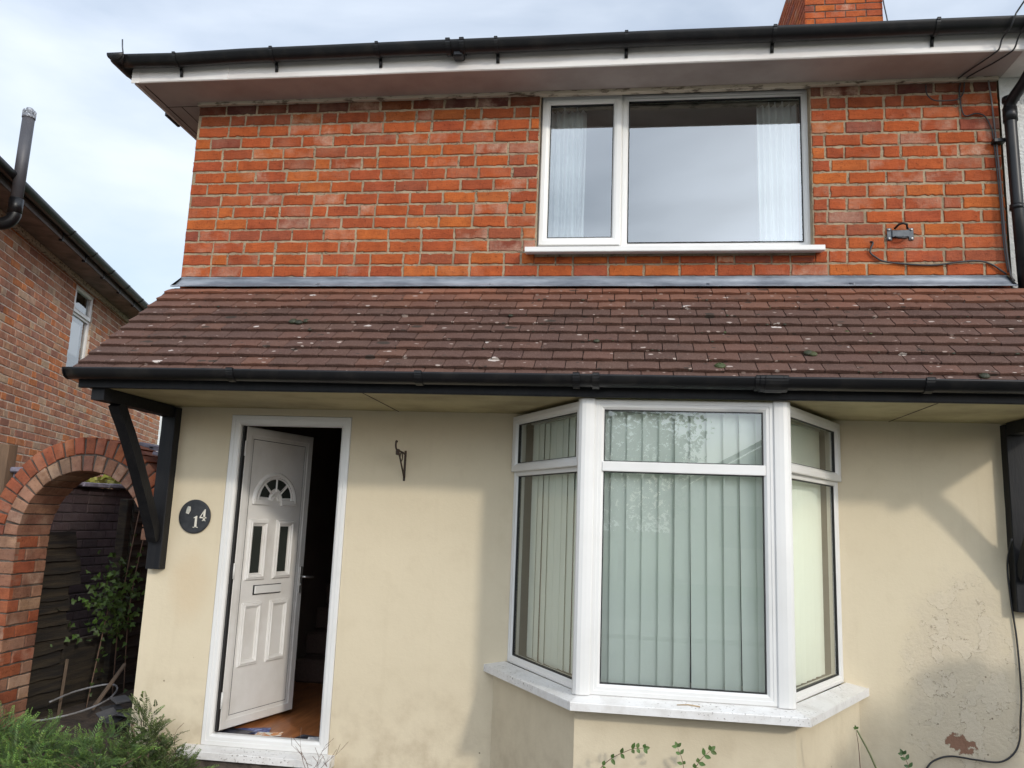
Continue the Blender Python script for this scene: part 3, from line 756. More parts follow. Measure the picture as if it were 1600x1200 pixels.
# bay sill
def inset(poly): return poly
so_ = [(2.243, .0), (2.815, -.868), (3.945, -.868), (4.462, .0)]; si_ = [(2.37, .0), (2.855, -.77), (3.865, -.77), (4.34, .0)]
m = MB()
o1 = [m.V((x, y, .606)) for x, y in si_]; o2 = [m.V((x, y, .581)) for x, y in so_]; o2b = [m.V((x*1.0, y-.003*(y < -.1), .577)) for x, y in so_]; o3_ = [m.V((x, y-.003*(y < -.1), .541)) for x, y in so_]; o4 = [m.V((x, y+.03*(y < -.1), .541)) for x, y in [(2.27, 0), (2.835, -.868), (3.925, -.868), (4.43, 0)]]
for a, b_ in ((o1, o2), (o2, o2b), (o2b, o3_), (o3_, o4)):
    for k in range(3): m.F(a[k], a[k+1], b_[k+1], b_[k])
m.F(o1[0], o2[0], o2b[0], o3_[0], o4[0]); m.F(o1[3], o2[3], o2b[3], o3_[3], o4[3])
m.build('bay_sill', M_SILL, bayw)

# ---- front door
m = MB(); DT = T3((0, .0, 0))
frame_ring(m, DT, (.483, 1.306, -.003, 2.065), .066, .006, .012); m.build('door_frame', M_PVC, house)
m = MB(); m.box(T3(), .548, .562, -.07, -.03, .07, 2.0, .002); m.build('door_seal', M_SEAL, house)
m = MB(); m.loft([[(x, .02, .0), (x, -.085, -.018), (x, -.09, -.022), (x, -.09, -.062), (x, .02, -.062)] for x in (.372, 1.352)]); m.build('door_sill', M_SILL, house)
m = MB(); m.box(FRONT, .39, 1.33, -.05, .05, -.3, -.064); m.build('door_step', M_MORTARD, house)
da = radians(73); DU = Vector((cos(da), sin(da), 0)); DL = T3((.56, .065, 0), DU, DU.cross(Vector((0, 0, 1))))
door = MB()
DWd = .70
door.box(DL, 0, DWd, -.05, -.004, .066, 2.0, .003)
door.sweep(DL, (0, DWd, .066, 2.0), [(0, -.03), (0, .0), (.004, .004), (.05, .004), (.056, .0), (.076, -.002), (.080, -.008)])
door = door.build('front_door', M_PVCD, house)
m = MB(); m.sweep(DL, (.078, DWd-.078, .142, 1.922), [(0, -.003), (.004, -.003)]); m.sweep(DL, (-.012, .004, .066, 2.0), [(0, .0), (.004, -.001)]); m.build('bead_line', M_SEAL, door)
def moulding(rect):
    m = MB(); m.sweep(DL, rect, [(0, -.004), (.003, .006), (.008, .009), (.014, .009), (.018, .014), (.024, .014), (.030, .006), (.036, .004), (.040, -.004)]); m.build('panel_moulding', M_PVCD, door)
for u0, u1 in ((.105, .292), (.373, .560)):
    moulding((u0, u1, .983, 1.385)); moulding((u0, u1, .432, .840))
    m = MB(); m.box(DL, u0+.045, u1-.058, -.01, -.001, 1.03, 1.34, .001); m.build('door_glass', M_GLASSD, door)
# fanlight
m = MB(); cU, cZ = .338, 1.532
for k in range(4):
    a0, a1 = pi*k/4+.045, pi*(k+1)/4-.045
    pts = [DL(cU+.068*cos(a0+(a1-a0)*i/5), 0.0005, cZ+.068*sin(a0+(a1-a0)*i/5)) for i in range(6)]+[DL(cU+.158*cos(a1-(a1-a0)*i/8), .0005, max(cZ+.005, cZ-.0+.138*sin(a1-(a1-a0)*i/8))) for i in range(9)]
    m.prism(pts, DL.D*-.006)
m.build('fanlight_glass', M_GLASSD, door)
m = MB()
def arcm(r, wv, d, zc, sz=.87, a0=0, a1=pi, n=28):
    seg = []
    for i in range(n+1):
        a = a0+(a1-a0)*i/n
        seg.append([DL(cU+rr*cos(a), dd_, zc+rr*sz*sin(a)) for rr, dd_ in ((r, -.004), (r+wv*.2, d*.7), (r+wv*.5, d), (r+wv*.8, d*.7), (r+wv, -.004))])
    m.loft(seg, True, True)
arcm(.160, .022, .010, cZ-.01); arcm(.184, .042, .014, cZ-.03, .93)
arcm(.045, .024, .012, cZ-.018, 1); arcm(.022, .014, .008, cZ-.018, 1)
for s_ in (-1, 1):
    m.box(DL, cU+(-.226 if s_ < 0 else .058), cU+(-.058 if s_ < 0 else .226), -.004, .010, 1.484, 1.522, .004)
for a in (pi/4, pi/2, 3*pi/4):
    m.loft([[DL(cU+r*cos(a)+q*sin(a), dd_, cZ-.01+r*.87*sin(a)-q*cos(a)) for q, dd_ in ((-.006, 0), (-.003, .008), (.003, .008), (.006, 0))] for r in (.066, .168)])
m.build('fanlight_moulding', M_PVCD, door)
m = MB(); m.box(DL, .196, .470, -.002, .004, .886, .949, .001); m.build('letterbox_surround', M_SEAL, door)
m = MB(); m.box(DL, .204, .466, .002, .012, .892, .944, .003); m.build('letterbox_flap', M_PVC, door)
m = MB(); m.box(DL, .655, .688, .003, .012, .868, 1.055, .004); m.tube([DL(.671, .01, .985), DL(.671, .045, .985), DL(.70, .052, .983), DL(.76, .050, .98)], .0085, 10)
m.tube([DL(.671, .01, .93), DL(.671, .018, .93)], .009, 10); m.build('door_handle', M_BOLT, door)
for z in (.25, 1.05, 1.85): m = MB(); m.tube([DL(-.004, .006, z-.05), DL(-.004, .006, z+.05)], .008, 10); m.build('hinge', M_PVC, door)

# ================================================================== THINGS ON THE HOUSE
# house number
hn = thing('house_number', 'round black house number plate reading 14 on cream wall beside door', 'house number')
m = MB(); cx_, cz_ = .293, 1.390
m.loft([[FRONT(cx_+r*cos(2*pi*i/48), d, cz_+r*sin(2*pi*i/48)) for i in range(48)] for r, d in ((.108, .001), (.110, .010), (.108, .013), (.102, .014))]); m.build('plate', M_SLATE, hn)
def text(body, x, z, size, parent, nm='digit', T=FRONT, d=.0165, mat=None, bold=0.0, xs=1.0):
    cu = bpy.data.curves.new('t', 'FONT'); cu.body = body; cu.size = size; cu.extrude = .0015; cu.align_x = 'CENTER'; cu.offset = bold
    o = bpy.data.objects.new('t', cu); COL.objects.link(o); dg = bpy.context.evaluated_depsgraph_get()
    me = bpy.data.meshes.new_from_object(o.evaluated_get(dg)); bpy.data.objects.remove(o)
    mm = MB()
    for v in me.vertices: mm.V(T(x+v.co.x*xs, d+v.co.z, z+v.co.y))
    for p in me.polygons: mm.F(*p.vertices)
    return mm.build(nm, mat or M_WHITEP, parent)
# digits built as seriffed shapes
m = MB(); D0 = .0135
def flat(pts): m.prism([FRONT(x, D0+.003, z) for x, z in pts], (0, .003, 0))
ox, oz = .290, 1.319   # '1'
flat([(ox+.010, oz), (ox+.024, oz), (ox+.024, oz+.076), (ox+.018, oz+.076), (ox+.010, oz+.069)])
flat([(ox, oz), (ox+.034, oz), (ox+.034, oz+.0045), (ox, oz+.0045)]); flat([(ox-.002, oz+.060), (ox+.010, oz+.062), (ox+.010, oz+.069), (ox+.003, oz+.066)])
m.build('digit', M_WHITEP, hn)
m = MB(); ox, oz = .331, 1.363   # '4'
flat([(ox+.024, oz), (ox+.037, oz), (ox+.037, oz+.076), (ox+.031, oz+.076), (ox+.024, oz+.068)])
flat([(ox, oz+.018), (ox+.046, oz+.018), (ox+.046, oz+.026), (ox, oz+.026)]); flat([(ox, oz+.026), (ox+.007, oz+.026), (ox+.031, oz+.070), (ox+.031, oz+.076)]); flat([(ox+.018, oz), (ox+.043, oz), (ox+.043, oz+.004), (ox+.018, oz+.004)])
m.build('digit', M_WHITEP, hn)
m = MB(); flat([(.232, 1.410), (.252, 1.404), (.264, 1.428), (.262, 1.452), (.243, 1.455), (.236, 1.436)]); m.build('worn_emblem', pm('worn_emblem', (.30, .33, .30), .6, (.55, .5, .42), 60), hn)

# hanging basket hook
hk = MB()
hk.box(FRONT, 1.672, 1.686, .0, .006, 1.665, 1.858, .001)
hk.tube([(1.679, -.005, 1.835), (1.679, -.06, 1.84), (1.679, -.20, 1.845)], .006, 8)
hk.tube(bez([(1.679, -.20, 1.845), (1.679, -.225, 1.85), (1.679, -.24, 1.87), (1.679, -.235, 1.895), (1.679, -.215, 1.895)], 5), .006, 8)
hk.tube([(1.679, -.006, 1.69), (1.679, -.17, 1.84)], .0055, 8)
hk.tube([(1.679+.0, -.10+.028*cos(a*pi/8), 1.81+.028*sin(a*pi/8)) for a in range(17)], .004, 6)
hk.box(FRONT, 1.670, 1.688, .17, .205, 1.815, 1.852, .003)
solo(hk, 'basket_hook', M_IRON, 'rusty iron hanging basket hook fixed to the cream wall between door and bay', 'hook')

# steel wall bracket
wb = thing('wall_bracket', 'small grey steel bracket bolted to the brick wall right of the bedroom window', 'bracket')
m = MB(); m.box(FRONT, 4.662, 4.690, .002, .007, 3.243, 3.322, .002); m.box(FRONT, 4.790, 4.818, .002, .007, 3.243, 3.322, .002)
m.box(FRONT, 4.690, 4.790, .012, .017, 3.262, 3.306, .002)
m.prism([FRONT(4.686, .003, 3.262), FRONT(4.700, .017, 3.262), FRONT(4.700, .017, 3.306), FRONT(4.686, .003, 3.306)], (0, .003, 0))
m.prism([FRONT(4.794, .003, 3.262), FRONT(4.780, .017, 3.262), FRONT(4.780, .017, 3.306), FRONT(4.794, .003, 3.306)], (0, .003, 0))
m.build('plate', M_METAL, wb)
m = MB(); m.tube([(4.705, -.015, 3.316), (4.72, -.05, 3.33), (4.74, -.062, 3.333), (4.765, -.05, 3.33), (4.78, -.015, 3.316)], .007, 8); m.build('loop', M_BLACK, wb)
m = MB(); m.tube([(4.705, -.015, 3.262), (4.72, -.035, 3.248), (4.765, -.035, 3.248), (4.778, -.015, 3.262)], .006, 8); m.build('clamp', M_BLACK, wb)
for x in (4.674, 4.806):
    for z in (3.254, 3.311):
        m = MB(); m.tube([(x, -.006, z), (x, -.014, z)], .0085, 6); m.build('bolt', M_BOLT, wb)

# cables
def cable(pts, r, label, mat=M_CABLE, name='cable', n=8):
    m = MB(); m.tube(bez(pts, n), r, 6); return solo(m, name, mat, label, 'cable')
cable([(4.564, .005, 3.238), (4.575, -.012, 3.225), (4.556, -.012, 3.17), (4.585, -.012, 3.135), (4.66, -.012, 3.10), (4.90, -.012, 3.080), (5.06, -.012, 3.098), (5.17, -.012, 3.106), (5.25, -.012, 3.085), (5.33, -.02, 3.02)], .0055, 'thin black cable sagging across the bricks below the steel bracket')
cable([(5.305, -.012, 4.30), (5.318, -.012, 4.12), (5.33, -.012, 3.8), (5.337, -.012, 3.55), (5.341, -.012, 3.25), (5.352, -.02, 3.03), (5.354, -.06, 2.965)], .0055, 'grey cable clipped straight down the right edge of the brickwork', M_CABLEG)
cable([(5.14, -.012, 4.28), (5.13, -.012, 4.22), (5.138, -.012, 4.10), (5.16, -.012, 4.055), (5.22, -.012, 4.07), (5.27, -.012, 4.05), (5.30, -.012, 3.98), (5.312, -.012, 3.9), (5.325, -.012, 3.55), (5.331, -.012, 3.2), (5.34, -.02, 3.03)], .0045, 'black cable dropping from under the eaves beside the downpipe')
cable([(4.93, -.02, 4.27), (4.93, -.03, 4.20), (4.97, -.035, 4.155), (5.04, -.035, 4.15), (5.11, -.03, 4.16), (5.15, -.02, 4.21), (5.16, -.02, 4.28)], .0045, 'black cable coiled in a loop just under the soffit')
cable([(5.12, -.035, 4.30), (5.14, -.10, 4.300), (5.18, -.20, 4.300), (5.215, -.30, 4.299), (5.23, -.335, 4.31), (5.24, -.36, 4.36), (5.255, -.43, 4.385), (5.27, -.462, 4.44), (5.285, -.464, 4.468), (5.36, -.55, 4.59), (5.45, -.65, 4.73), (5.54, -.75, 4.87), (7.0, -2.4, 7.1)], .005, 'overhead wire climbing from the gutter corner into the sky')
cable([(5.17, -.035, 4.302), (5.20, -.10, 4.30), (5.26, -.20, 4.30), (5.30, -.30, 4.298), (5.315, -.335, 4.31), (5.325, -.37, 4.36), (5.34, -.45, 4.41), (5.36, -.458, 4.49), (5.41, -.458, 4.53), (5.46, -.455, 4.50), (5.475, -.45, 4.40), (5.46, -.36, 4.28), (5.43, -.2, 4.17), (5.42, -.12, 4.09)], .005, 'black wire looping over the gutter end and back to the downpipe')
cable([(5.236, -.075, 1.45), (5.233, -.012, 1.30), (5.24, -.012, 1.10), (5.257, -.012, .89), (5.262, -.012, .62), (5.248, -.014, .47), (5.235, -.016, .36), (5.195, -.018, .285), (5.12, -.02, .242), (5.0, -.02, .246), (4.88, -.02, .255), (4.80, -.025, .235), (4.74, -.04, .19), (4.66, -.08, .06), (4.60, -.1, -.12)], .005, 'black cable running down the cream wall and curving left near the ground')
cable([(5.97, 3.78, 8.2), (5.965, 3.78, 7.6), (6.0, 3.75, 7.2), (6.02, 3.7, 6.7)], .008, 'thin black aerial cable hanging beside the chimney')

# blinds
def blind(T, u0, u1, z0, z1, d, ang, label, spacing=.0835, w=.09, amp=4):
    root = thing('vertical_blind', label, 'blind', 'vertical blinds in the bay window')
    m = MB(); m.box(T, u0, u1, d-.02, d+.02, z1, z1+.03); m.build('headrail', M_PVC, root)
    k = 0; u = u0+spacing/2
    while u < u1-.02:
        a = radians(ang+R.uniform(-amp, amp)); tw = radians(R.uniform(-2.5, 2.5)); dz_ = R.uniform(-.004, .004); wob = R.uniform(-.006, .006)
        m = MB(); rings = []
        for j in range(9):
            q = j/8; z = z1-(z1-z0)*q; aa = a+tw*q; ub = u+wob*q*q
            rings.append([T(ub+cos(aa)*s*w/2, d+sin(aa)*s*w/2+.002*(1-s*s), z+dz_) for s in (-1, -.5, 0, .5, 1)]+[T(ub+cos(aa)*s*w/2, d+sin(aa)*s*w/2+.002*(1-s*s)-.0012, z+dz_) for s in (1, .5, 0, -.5, -1)])
        m.loft(rings); m.build('slat', M_BLIND, root); u += spacing; k += 1
T = TT(c1, c2); blind(T, .05, .95, .64, 2.04, -.10, -20, 'pale green vertical blind closed across the wide centre pane of the bay', .083, .092, 6)
T = TT(c0, c1); blind(T, .06, .86, .64, 2.04, -.10, 5, 'vertical blind in the narrow left side of the bay, slats part turned', .078, .092, 7)
T = TT(c2, c3); blind(T, .06, .86, .64, 2.04, -.10, 14, 'vertical blind in the narrow right side of the bay, nearly flat', .08, .09, 3)
# curtains
def curtain(x0, x1, label):
    m = MB(); m.smooth = True; rings = []
    for j in range(15):
        q = j/14; z = 4.30-(4.30-2.75)*q; row = []
        for i in range(61):
            s = i/60; x = x0+(x1-x0)*s
            y = .21+.022*sin(s*2*pi*6.3+noise.noise(Vector((x0, s*3, q*.7)))*2.2)*(1-.25*q)+.012*noise.noise(Vector((s*9, q*1.5, x0)))
            row.append((x+.01*sin(s*17+q*2)*q, y, z))
        rings.append(row)
    m.loft(rings, closed=False, cap=False)
    solo(m, 'curtain', M_NET, label, 'curtain', 'curtains in the bedroom window')
curtain(2.50, 2.775, 'gathered white curtain at the left end of the bedroom window'); curtain(3.925, 4.20, 'gathered white curtain at the right end of the bedroom window')
m = MB(); m.box(T3(), 2.45, 4.24, -.25, -.19, 4.282, 4.305); solo(m, 'curtain_rail', M_ROOM, 'pale curtain rail along the top inside the bedroom window', 'curtain rail')

# leaflets on the hall floor
def leaflet(x, y, w, h, rot, mat, label, dz=0):
    m = MB(); T = T3((x, y, .037+dz), (cos(rot), sin(rot), 0), (-sin(rot), cos(rot), 0))
    n_ = 4; g_ = [[m.V(T(-w/2+w*i/n_, -h/2+h*j/n_, .003+.012*max(0, (i-2)/2)*R.random())) for i in range(n_+1)] for j in range(n_+1)]
    for j in range(n_):
        for i in range(n_): m.F(g_[j][i], g_[j][i+1], g_[j+1][i+1], g_[j+1][i])
    solo(m, 'leaflet', mat, label, 'leaflet', 'post lying inside the front door')

leaflet(.72, .22, .21, .15, .3, M_PAPERB, 'blue leaflet on the hall floor under the open door')
leaflet(.64, .15, .20, .14, -.3, M_PAPERK, 'dark leaflet on the hall floor nearest the hinge side', .004)
leaflet(.86, .145, .17, .10, .1, M_PAPERO, 'orange and white leaflet in the middle of the threshold', .006)
leaflet(1.13, .14, .18, .13, -.2, M_PAPERK, 'black leaflet on the hall floor near the right door jamb', .003)
leaflet(1.21, .12, .16, .11, .25, M_PAPERW, 'pale printed leaflet tucked against the right door jamb', .008)

# ================================================================== NEIGHBOURS
# attached white house on the right
nb = thing('rendered_house', 'white roughcast house joined to the right of the brick house', 'house')
m = MB(); holed(m, T3((0, .004, 0)), [WX+.012, 12], [-.3, 4.5], [(8.0, 9.8, 3.2, 4.25), (7.2, 9.6, .7, 2.1)], 0, -.1); m.build('wall', M_WROUGH, nb)
m = MB(); m.box(FRONT, 8.0, 9.8, -.08, -.03, 3.2, 4.25); m.box(FRONT, 7.2, 9.6, -.08, -.03, .7, 2.1); m.build('window', M_GLASSD, nb)
m = MB(); m.box(FRONT, 5.382, 12, .0, .318, SZ, SZ+.15); m.build('fascia', M_FASC, nb)
gutter('gutter', 5.47, 12, GY, lambda x: 4.447, GR, nb)
m = MB(); m.cur = (.11, .055, .042, 0)
for f in ([(5.385, -.39, e), (12.3, -.39, e), (12.3-4, ry, e+tt*(ry+.39)), (5.385, ry, e+tt*(ry+.39))], [(5.385, ry, e+tt*(ry+.39)), (8.3, ry, e+tt*(ry+.39)), (12.3, 7.6, e), (5.385, 7.6, e)], [(12.3, -.39, e), (12.3, 7.6, e), (8.3, ry, e+tt*(ry+.39))]):
    m.poly(f)
m.build('roof', M_TILE, nb)

# left neighbour, turned a little away
NB = thing('brick_house', 'pinkish brick house on the left with deep eaves and a narrow landing window', 'house')
NO = Vector((-3.345, 2.51, 0)); ND = Vector((-.312, .95, 0)).normalized(); NNn = Vector((ND.y, -ND.x, 0))
NT = T3(NO, ND, NNn)
NTOP = 4.285; nwin = (1.59, 2.30, 3.10, 4.215)
m = MB(); courses(m, NT, -3.2, 6.52, -.2, 52, .0863, .2275, step=.055, holes=[nwin], pal=PAL_PINK, flem=lambda k: k % 2 == 1, off=lambda k: [.0, .06, .11, .17][k % 4], joint=.012, j=.002)
m.build('brickwork', M_BRICK2, NB)
m = MB(); holed(m, T3(NO-NNn*.006, ND, NNn), [-3.2, 6.52], [-.3, 4.4], [nwin], 0, -.12); m.box(NT, -3.2, 6.51, -6, -5.95, -.3, 4.4); m.box(NT, 6.46, 6.51, -5.95, -.02, -.3, 4.4); m.box(NT, -3.2, -3.15, -5.95, -.02, -.3, 4.4)
m.build('mortar_bed', M_MORTAR2, NB)
m = MB(); courses(m, T3(NO+ND*-3.2, -NNn, -ND), 0, 6, -.2, 52, .0863, .2275, step=.08, pal=PAL_PINK, off=lambda k: .11*(k % 2)); m.build('front_brickwork', M_BRICK2, NB)
nw = MB(); T = T3(NO-NNn*.05, ND, NNn)
frame_ring(nw, T, nwin, .05, .02); nw.box(T, nwin[0]+.05, nwin[1]-.05, -.03, .018, 3.83, 3.89); nw = nw.build('window', M_PVC, NB)
m = MB(); m.sweep(T, (nwin[0]+.02, nwin[1]-.03, 3.86, nwin[3]-.01), [(0, 0), (0, .04), (.03, .044), (.055, .03), (.06, .0)]); m.build('casement', M_PVC, nw)
pane(T, (nwin[0]+.06, nwin[1]-.06, 3.9, nwin[3]-.05), .01, nw); pane(T, (nwin[0]+.05, nwin[1]-.05, 3.15, 3.83), -.005, nw)
m = MB(); m.box(T, nwin[0]+.05, nwin[1]-.05, -.2, -.06, 3.36, 3.8, .01); m.build('net_curtain', M_NET, nw)
m = MB(); m.box(T, nwin[0]-.03, nwin[1]+.03, -.05, .10, 3.065, 3.102); m.build('window_sill', M_PVC, nw)
m = MB(); m.box(T, nwin[0]-.1, nwin[1]+.1, -.5, -.4, 3.0, 4.3); m.build('landing_lining', M_HALL, nw)
OV = .32
m = MB(); m.box(NT, -3.6, 6.9, .0, OV, NTOP, NTOP+.02); m.build('soffit', pm('dull_soffit', (.26, .20, .17), .8, (.13, .10, .085), 5), NB)
m = MB(); m.box(NT, -3.6, 6.9, -.02, .04, NTOP-.06, NTOP-.002); m.build('frieze_board', M_FRZ, NB)
m = MB(); m.box(NT, -3.6, 6.9, OV, OV+.02, NTOP-.01, NTOP+.11); m.build('fascia', pm('dark_fascia', (.12, .10, .09), .7, (.07, .06, .055), 6), NB)
NG = T3(NO+NNn*(OV+.075)+Vector((0, 0, NTOP+.105)), ND, NNn)
m = MB(); m.smooth = True
prof = [(-.062*cos(pi*i/12), -.062*sin(pi*i/12)) for i in range(13)]+[(-.057*cos(pi*i/12), -.057*sin(pi*i/12)) for i in range(12, -1, -1)]
m.loft([[NG(u, a, b_) for a, b_ in prof] for u in [-3.6+10.5*i/30 for i in range(31)]])
ng = m.build('gutter', M_BLACK, NB)
for u in (-.0, .75, 1.45, 2.15, 2.85, 3.5, 4.2, 4.9, 5.6):
    m = MB(); pr2 = [(-.069*cos(pi*i/12), -.069*sin(pi*i/12)) for i in range(13)]+[(-.063*cos(pi*i/12), -.063*sin(pi*i/12)) for i in range(12, -1, -1)]
    m.loft([[NG(u+q, a, b_) for a, b_ in pr2] for q in (0, .035)]); m.box(NG, u, u+.035, -.09, -.05, -.13, -.02); m.build('gutter_bracket', M_BLACK, ng)
m = MB(); m.cur = (.12, .06, .045, 0); zt = NTOP+.13
A1, A2 = NT(-3.7, OV+.06, zt), NT(7.0, OV+.06, zt); B1, B2 = NT(0, -3, zt+2.0), NT(3.6, -3, zt+2.0); C1, C2 = NT(-3.7, -6.4, zt), NT(7, -6.4, zt)
m.poly([A1, A2, B2, B1]); m.poly([A1, B1, C1]); m.poly([A2, B2, C2]); m.poly([C1, C2, B2, B1]); m.build('roof', M_TILE, NB)
PU, PO = -1.47, .46; PB = NT(PU, PO, 0)
m = MB(); pz = 4.02
m.tube([Vector((PB.x, PB.y, pz+.10)), Vector((PB.x, PB.y, pz+.94))], .052, 20); vp = m.build('vent_pipe', M_PIPE, NB)
m = MB(); m.tube(bez([NT(PU, -.02, pz-.12), NT(PU, PO-.18, pz-.12), NT(PU, PO-.05, pz-.09), NT(PU, PO, pz-.02), NT(PU, PO, pz+.04)], 6), .056, 20)
m.tube([NT(PU, PO, pz+.0), NT(PU, PO, pz+.14)], .060, 20); m.build('elbow', M_BLACK, vp)
m = MB(); m.tube([Vector((PB.x, PB.y, pz+.93)), Vector((PB.x, PB.y, pz+.96))], .057, 20); m.tube([Vector((PB.x, PB.y, pz+.96)), Vector((PB.x, PB.y, pz+1.0)), Vector((PB.x, PB.y, pz+1.03))], .05, 12, rfun=lambda t: .050-.02*t)
for k in range(10): a = 2*pi*k/10; m.box(T3((PB.x+.053*cos(a), PB.y+.053*sin(a), pz+.96), (-sin(a), cos(a), 0), (cos(a), sin(a), 0)), -.006, .006, -.004, .004, 0, .045, .001)
m.build('cowl', pm('cowl_grey', (.16, .17, .19), .5, (.5, .52, .56), 60, .55, .6, bst=0), vp)

# white house far behind
wh = thing('white_house', 'white house far behind, glimpsed between the brick wall and the post', 'house')
m = MB(); m.box(FRONT, -14, -6.2, -25, -19, -.2, 5.2); m.build('wall', M_WROUGH, wh)
m = MB(); m.cur = (.10, .06, .05, 0); m.prism([(-14.3, 18.7, 5.2), (-5.9, 18.7, 5.2), (-5.9, 22, 6.6), (-14.3, 22, 6.6)], (0, 0, -.1)); m.build('roof', M_TILE, wh)
m = MB()
for z in (.9, 2.9): m.box(FRONT, -11.5, -8.2, -19.0, -18.95, z, z+1.2)
m.build('window', M_GLASSD, wh)

# ---- brick arch gateway
arch = thing('brick_archway', 'round brick garden arch with two rings of bricks left of the house', 'archway')
AC = Vector((-.66, .2, 1.205)); AT = T3((0, .2, 0)); RI = .468
def arc_bricks(r0, r1, n_, name, pal, a0=0, a1=pi, depth=.33, eff=None):
    b = MB()
    for k in range(n_):
        a = a0+(a1-a0)*(k+.5)/n_; half = (a1-a0)/n_/2*.86; r0_, r1_ = r0+R.uniform(-.004, .004), r1+R.uniform(-.006, .006)
        if AC.x+r0*cos(a) > -.03 or a < radians(24): continue
        b.cur = (*jit(pick(pal), .12), R.random()**1.5*.8 if eff is None else eff*R.random())
        w0, w1 = half*r0, half*r1*.93
        ca, sa = cos(a), sin(a)
        def P(r, w, y): return Vector((AC.x+r*ca-w*sa, y, AC.z+r*sa+w*ca))
        f = R.uniform(-.006, .006)
        rings = []
        for y, ins in ((AC.y+f, .005), (AC.y+f+.004, 0), (AC.y+depth, 0)):
            q = []
            for r, w in ((r0_+ins, -w0+ins), (r0_+ins, w0-ins), ((r0_+r1_)/2, (w0+w1)/2-ins), (r1_-ins, w1-ins), (r1_-ins, -w1+ins), ((r0_+r1_)/2, -(w0+w1)/2+ins)):
                q.append(P(r, w, y)+Vector((R.uniform(-.0012, .0012), 0, R.uniform(-.0012, .0012))))
            rings.append(q)
        b.loft(rings)
    return b.build(name, M_BRICKA, arch)
PAL_AO = [((.30, .092, .042), 4), ((.27, .08, .04), 3), ((.22, .068, .042), 2)]
PAL_AI = [((.29, .15, .095), 3), ((.26, .125, .08), 3), ((.31, .18, .115), 2), ((.22, .11, .075), 1)]
arc_bricks(RI+.118, RI+.236, 25, 'outer_ring', PAL_AO, eff=.25); arc_bricks(RI, RI+.106, 19, 'inner_ring', PAL_AI)
m = MB()
m.ring(T3((0, 0, 0)), (AC.x, AC.z), RI+.008, RI+.225, -(AC.y+.012), -(AC.y+.32), 40, radians(26), pi); 
m.box(FRONT, -1.357, -1.137, -.522, -.208, -.3, AC.z)
m.build('mortar_bed', M_MORTARD, arch)
b = MB(); courses(b, AT, -1.365, -1.128, -.2+.0, 16, .0878, .2375, pal=PAL_AI+PAL_AO[:1], flem=lambda k: False, joint=.010, j=.002, deep=.04, off=lambda k: 0 if k % 2 else .118)
courses(b, T3((-1.128, .2, 0), (0, 1, 0), (1, 0, 0)), 0.004, .33, -.2, 16, .0878, .22, pal=PAL_AI+PAL_AO[:2], flem=lambda k: False, joint=.010, j=.002, deep=.03, off=lambda k: 0 if k % 2 else .11, eff=None)
b.build('pier', M_BRICKA, arch)
b = MB()
for k in range(2): brick(b, AT, -.20+.0*k, -.006, 1.215+k*.088, 1.293+k*.088, pal=PAL_AI, deep=.32)
b.box(FRONT, -.188, -.004, -.51, -.21, 1.22, 1.385); b.build('corbel', M_BRICKA, arch)
m = MB()
for k, (x, z, w) in enumerate(((-.23, 1.86, .12), (-.15, 1.835, .12), (-.13, 1.80, .10))):
    m.box(T3((x, .22, z), (1, 0, -.25), (0, -1, 0), (.25, 0, 1)), -w/2, w/2, -.26, .03, -.012, .012, .004)
m.build('stone_coping', M_COPE, arch)

# ---- lap fences and painted wall in the passage
def lap_fence(y0, y1, x, z0, z1, label, top=lambda y: 0):
    m = MB(); nz2 = int((z1-z0)/.098)
    for k in range(nz2):
        za = z0+k*.098; ye = y1+R.uniform(-.09, .05); ys = y0; rings = []
        nseg = 14
        for i in range(nseg+1):
            y = ys+(ye-ys)*i/nseg; w = .012*noise.noise(Vector((y*3, k*2.2, x)))+.004*noise.noise(Vector((y*15, k*2, 0)))
            w += .010*noise.noise(Vector((y*7, k*5.1, x*2))); o_ = .006*noise.noise(Vector((y*4, k*3.3, 7))); rings.append([(x+.022+o_, y, za+w), (x+.032+o_, y, za+w+.006), (x+.004, y, za+.125+w), (x-.006, y, za+.125+w)])
        m.loft(rings)
    for y in (y0+.03, (y0+y1)/2, y1-.08): m.box(FRONT, x-.03, x-.002, -y-.035, -y, z0, z1)
    return solo(m, 'lap_fence', M_LAPF, label, 'fence panel', 'dark lap fence panels along the passage')
lap_fence(.54, 1.07, -1.27, -.18, 1.22, 'dark weathered lap fence panel just behind the left pier of the arch')
lap_fence(1.66, 3.4, -1.22, -.18, 1.55, 'dark lap fence panel close to the cream wall corner, seen through the arch')
m = MB(); m.box(T3((-1.28, 1.05, -.18), (0, 1, 0), (1, 0, 0)), 0, .62, -.02, .01, 0, .55, .006); solo(m, 'board', M_LAPF, 'dark board closing the gap between the two lap fence panels', 'board')
m = MB(); m.box(FRONT, -1.30, -1.22, -1.67, -1.59, -.2, 1.5, .006); solo(m, 'fence_post', M_LAPF, 'dark post at the near end of the far lap fence panel', 'fence post')
pw = thing('garden_wall', 'dark purple painted brick wall seen through the arch', 'wall')
b = MB(); courses(b, T3((-2.2, 0, 0), (0, 1, 0), (1, 0, 0)), 1.3, 5.5, -.2, 21, .0863, .2275, pal=PAL_PURP, step=.06, eff=0, flem=lambda k: False, off=lambda k: .11*(k % 2)); b.build('brickwork', M_PURP, pw)
m = MB(); m.box(FRONT, -2.42, -2.208, -5.5, -1.3, -.3, 1.60); m.build('mortar_bed', M_PMORT, pw)
m = MB()
y = 1.28
